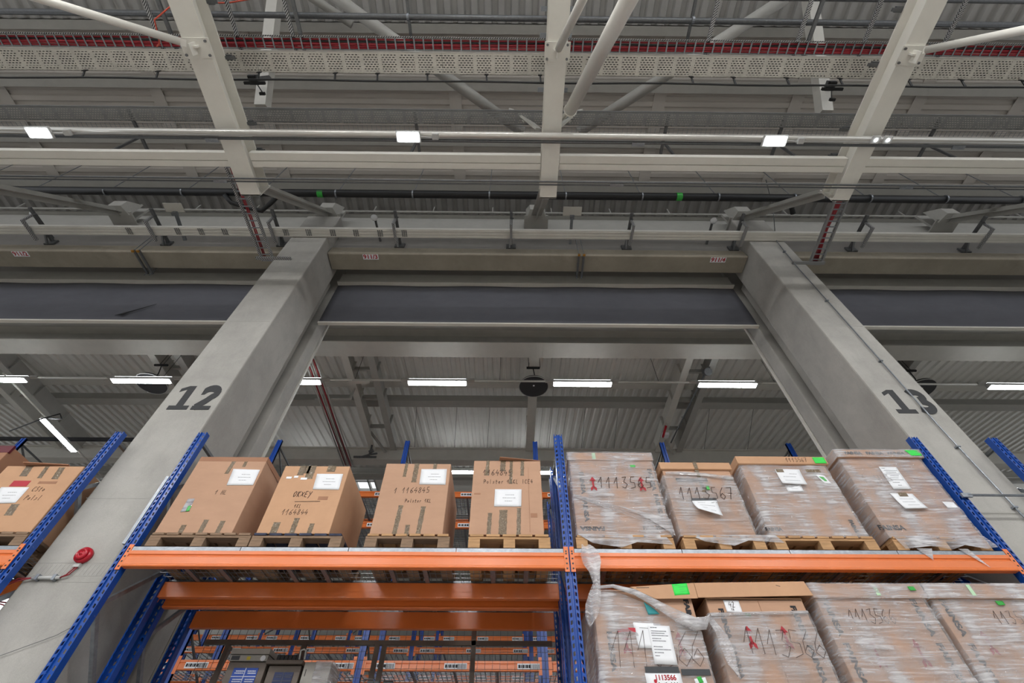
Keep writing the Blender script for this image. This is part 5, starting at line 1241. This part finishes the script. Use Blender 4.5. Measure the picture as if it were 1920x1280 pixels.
b = M(); b.box(-1.74, -1.735, 4.757, 4.76, 2.8, 2.85); obj('slot', b, BLACK, t)
film_shell(t, -1.66, -1.525, 4.755, 5.0, 2.3, 2.91, FILMD, 9, .006)
b = M(); b.box(-1.35, -1.05, 4.9, 4.93, 2.74, 2.76); b.box(-1.22, -1.12, 4.88, 4.95, 2.76, 2.80); b.tube([(-1.08, 4.9, 2.78), (-1.0, 4.9, 2.775)], .03, 10); b.tube([(-1.25, 4.88, 2.78), (-1.25, 4.88, 2.81), (-1.17, 4.88, 2.81), (-1.17, 4.88, 2.78)], .006, 6); b.box(-1.33, -1.05, 4.9, 5.0, 2.22, 2.74)
tag(obj('valve_unit', b, GALVD), 'dark mechanical fitting poking up at the bottom, right of the cabinets', 'fitting')

# ---------------------------------------------------------------- mesh safety panel behind the left bay
t = thing('safety_fence', 'wire mesh safety panel with dark posts behind the left bay', 'fence', (-1.3, 5.2, 1.9))
b = M()
for i in range(48): b.box(-2.95+i*.072, -2.947+i*.072, 5.198, 5.201, 1.9, 3.35)
for j in range(21): b.box(-2.95, .44, 5.196, 5.199, 1.92+j*.07, 1.923+j*.07)
obj('wire_mesh', b, GALVD, t)
b = M(); b.box(-2.96, .44, 5.18, 5.215, 3.165, 3.205); obj('top_rail', b, MACH, t)
for x in (-1.98, -1.27, -1.2, -.33, -2.72):
    b = M(); b.box(x-.022, x+.022, 5.18, 5.21, 1.9, 3.165 if x != -.33 else 3.4); obj('panel_post', b, MACH, t)
b = M(); b.bar((-2.72, 5.24, 3.16), (-2.86, 5.24, 2.0), .04, .03); obj('diagonal_bar', b, MACH, t)

# ================================================================ FAR RACK ROWS
LAB = None
def far_frame(X, yf, yr, z1, label, group):
    t = thing('rack_upright', label, 'rack frame', (X, yf, 0), group)
    for yy in (yf, yr):
        b = M(); b.box(X-.05, X-.015, yy, yy+.06, 0, z1); b.box(X+.015, X+.05, yy, yy+.06, 0, z1); b.box(X-.05, X+.05, yy+.015, yy+.06, 0, z1); obj('upright_post', b, BLUEF, t)
    b = M(); z = z1-.12; b.bar((X, yf+.06, z), (X, yr, z), .025, .03)
    while z > 2: b.bar((X, yf+.06, z), (X, yr, z-.6), .025, .03); b.bar((X, yf+.06, z-1.2), (X, yr, z-.6), .025, .03); z -= 1.2
    obj('bracing', b, GALVD, t); return t
def far_beam(x0, x1, y, z0, h, label, group, labels=True, seed=0):
    t = thing('rack_beam', label, 'rack beam', ((x0+x1)/2, y, z0), group)
    obj('beam_profile', rbeam(x0, x1, y, z0, z0+h), ORANGE, t)
    b = M(); b.box(x0, x0+.05, y-.006, y, z0-.05, z0+h+.05); b.box(x1-.05, x1, y-.006, y, z0-.05, z0+h+.05); obj('end_connector', b, ORANGE, t)
    if labels:
        r = random.Random(seed)
        for k in range(3):
            xx = x0 + .15 + k*(x1-x0-.5)/2 - (.02 if k else 0)
            b = M(); b.box(xx, xx+.34, y-.007, y-.005, z0+h*.15, z0+h*.75); lb = obj('location_label', b, SIGNW, t)
            b = M(); u = xx+.015
            for c in (.03, .012, .03, .012, .03, .03): b.box(u, u+c, y-.009, y-.007, z0+h*.3, z0+h*.62); u += c+.008
            u = xx+.2
            while u < xx+.33: w_ = r.choice((.003, .006)); b.box(u, u+w_, y-.009, y-.007, z0+h*.22, z0+h*.68); u += w_+r.choice((.004, .007))
            obj('label_print', b, BLACKP, lb)
    return t
ORD = ['first', 'second', 'third', 'fourth', 'fifth', 'sixth', 'seventh', 'eighth']
rows = [(8.2, 8.0, 2.795, .573, ((3.74, .13), (2.9, .13), (5.98, .12), (6.62, .12)), 'nearest far rack row', -4, 2),
        (12.5, 6.4, 2.80, .561, ((5.2, .13), (4.4, .13)), 'middle far rack row', -3, 1),
        (16.6, 8.2, 2.79, .57, ((6.72, .16), (5.7, .13)), 'furthest far rack row', -4, 1)]
for ri, (Y, ztop, pitch, X0, lev, rn, ia, ib) in enumerate(rows):
    for i in range(ia, ib+1):
        g = 'rack frames of the ' + rn
        far_frame(X0+i*pitch, Y+.015, Y+1.1, ztop, 'blue frame of the %s, %s from the left' % (rn, ORD[i-ia]), g)
    for i in range(ia, ib):
        for li, (z0, h) in enumerate(lev):
            if ri == 0 and li == 3 and False: continue
            x0, x1 = X0+i*pitch+.05, X0+(i+1)*pitch-.05
            lv = ('at deck level', 'one level below', 'two levels up', 'topmost')[li]
            far_beam(x0, x1, Y, z0, h, 'labelled orange beam of the %s, %s bay from left, %s' % (rn, ORD[i-ia], lv), 'orange beams of the ' + rn, True, i*7+li)
            b = M()
            n = 20 if ri else 34
            for k in range(n): xx = x0+(x1-x0)*k/n; b.box(xx, xx+.012, Y+.06, Y+1.05, z0+h-.01, z0+h)
            for k in range(12): yy = Y+.08+k*.085; b.box(x0, x1, yy, yy+.008, z0+h-.016, z0+h-.01)
            for k in (1, 2, 3): xx = x0+(x1-x0)*k/4; b.box(xx-.02, xx+.02, Y+.05, Y+1.06, z0+h-.05, z0+h-.016)
            tag(obj('wire_deck', b, GALV), 'wire deck of the %s, %s bay from left, %s' % (rn, ORD[i-ia], lv), 'wire deck', 'wire decks of the ' + rn)
            if ri == 0:
                far_beam(x0, x1, Y+1.05, z0, h, 'rear orange beam of the %s, %s bay from left, %s' % (rn, ORD[i-ia], lv), 'orange rear beams of the ' + rn, False)
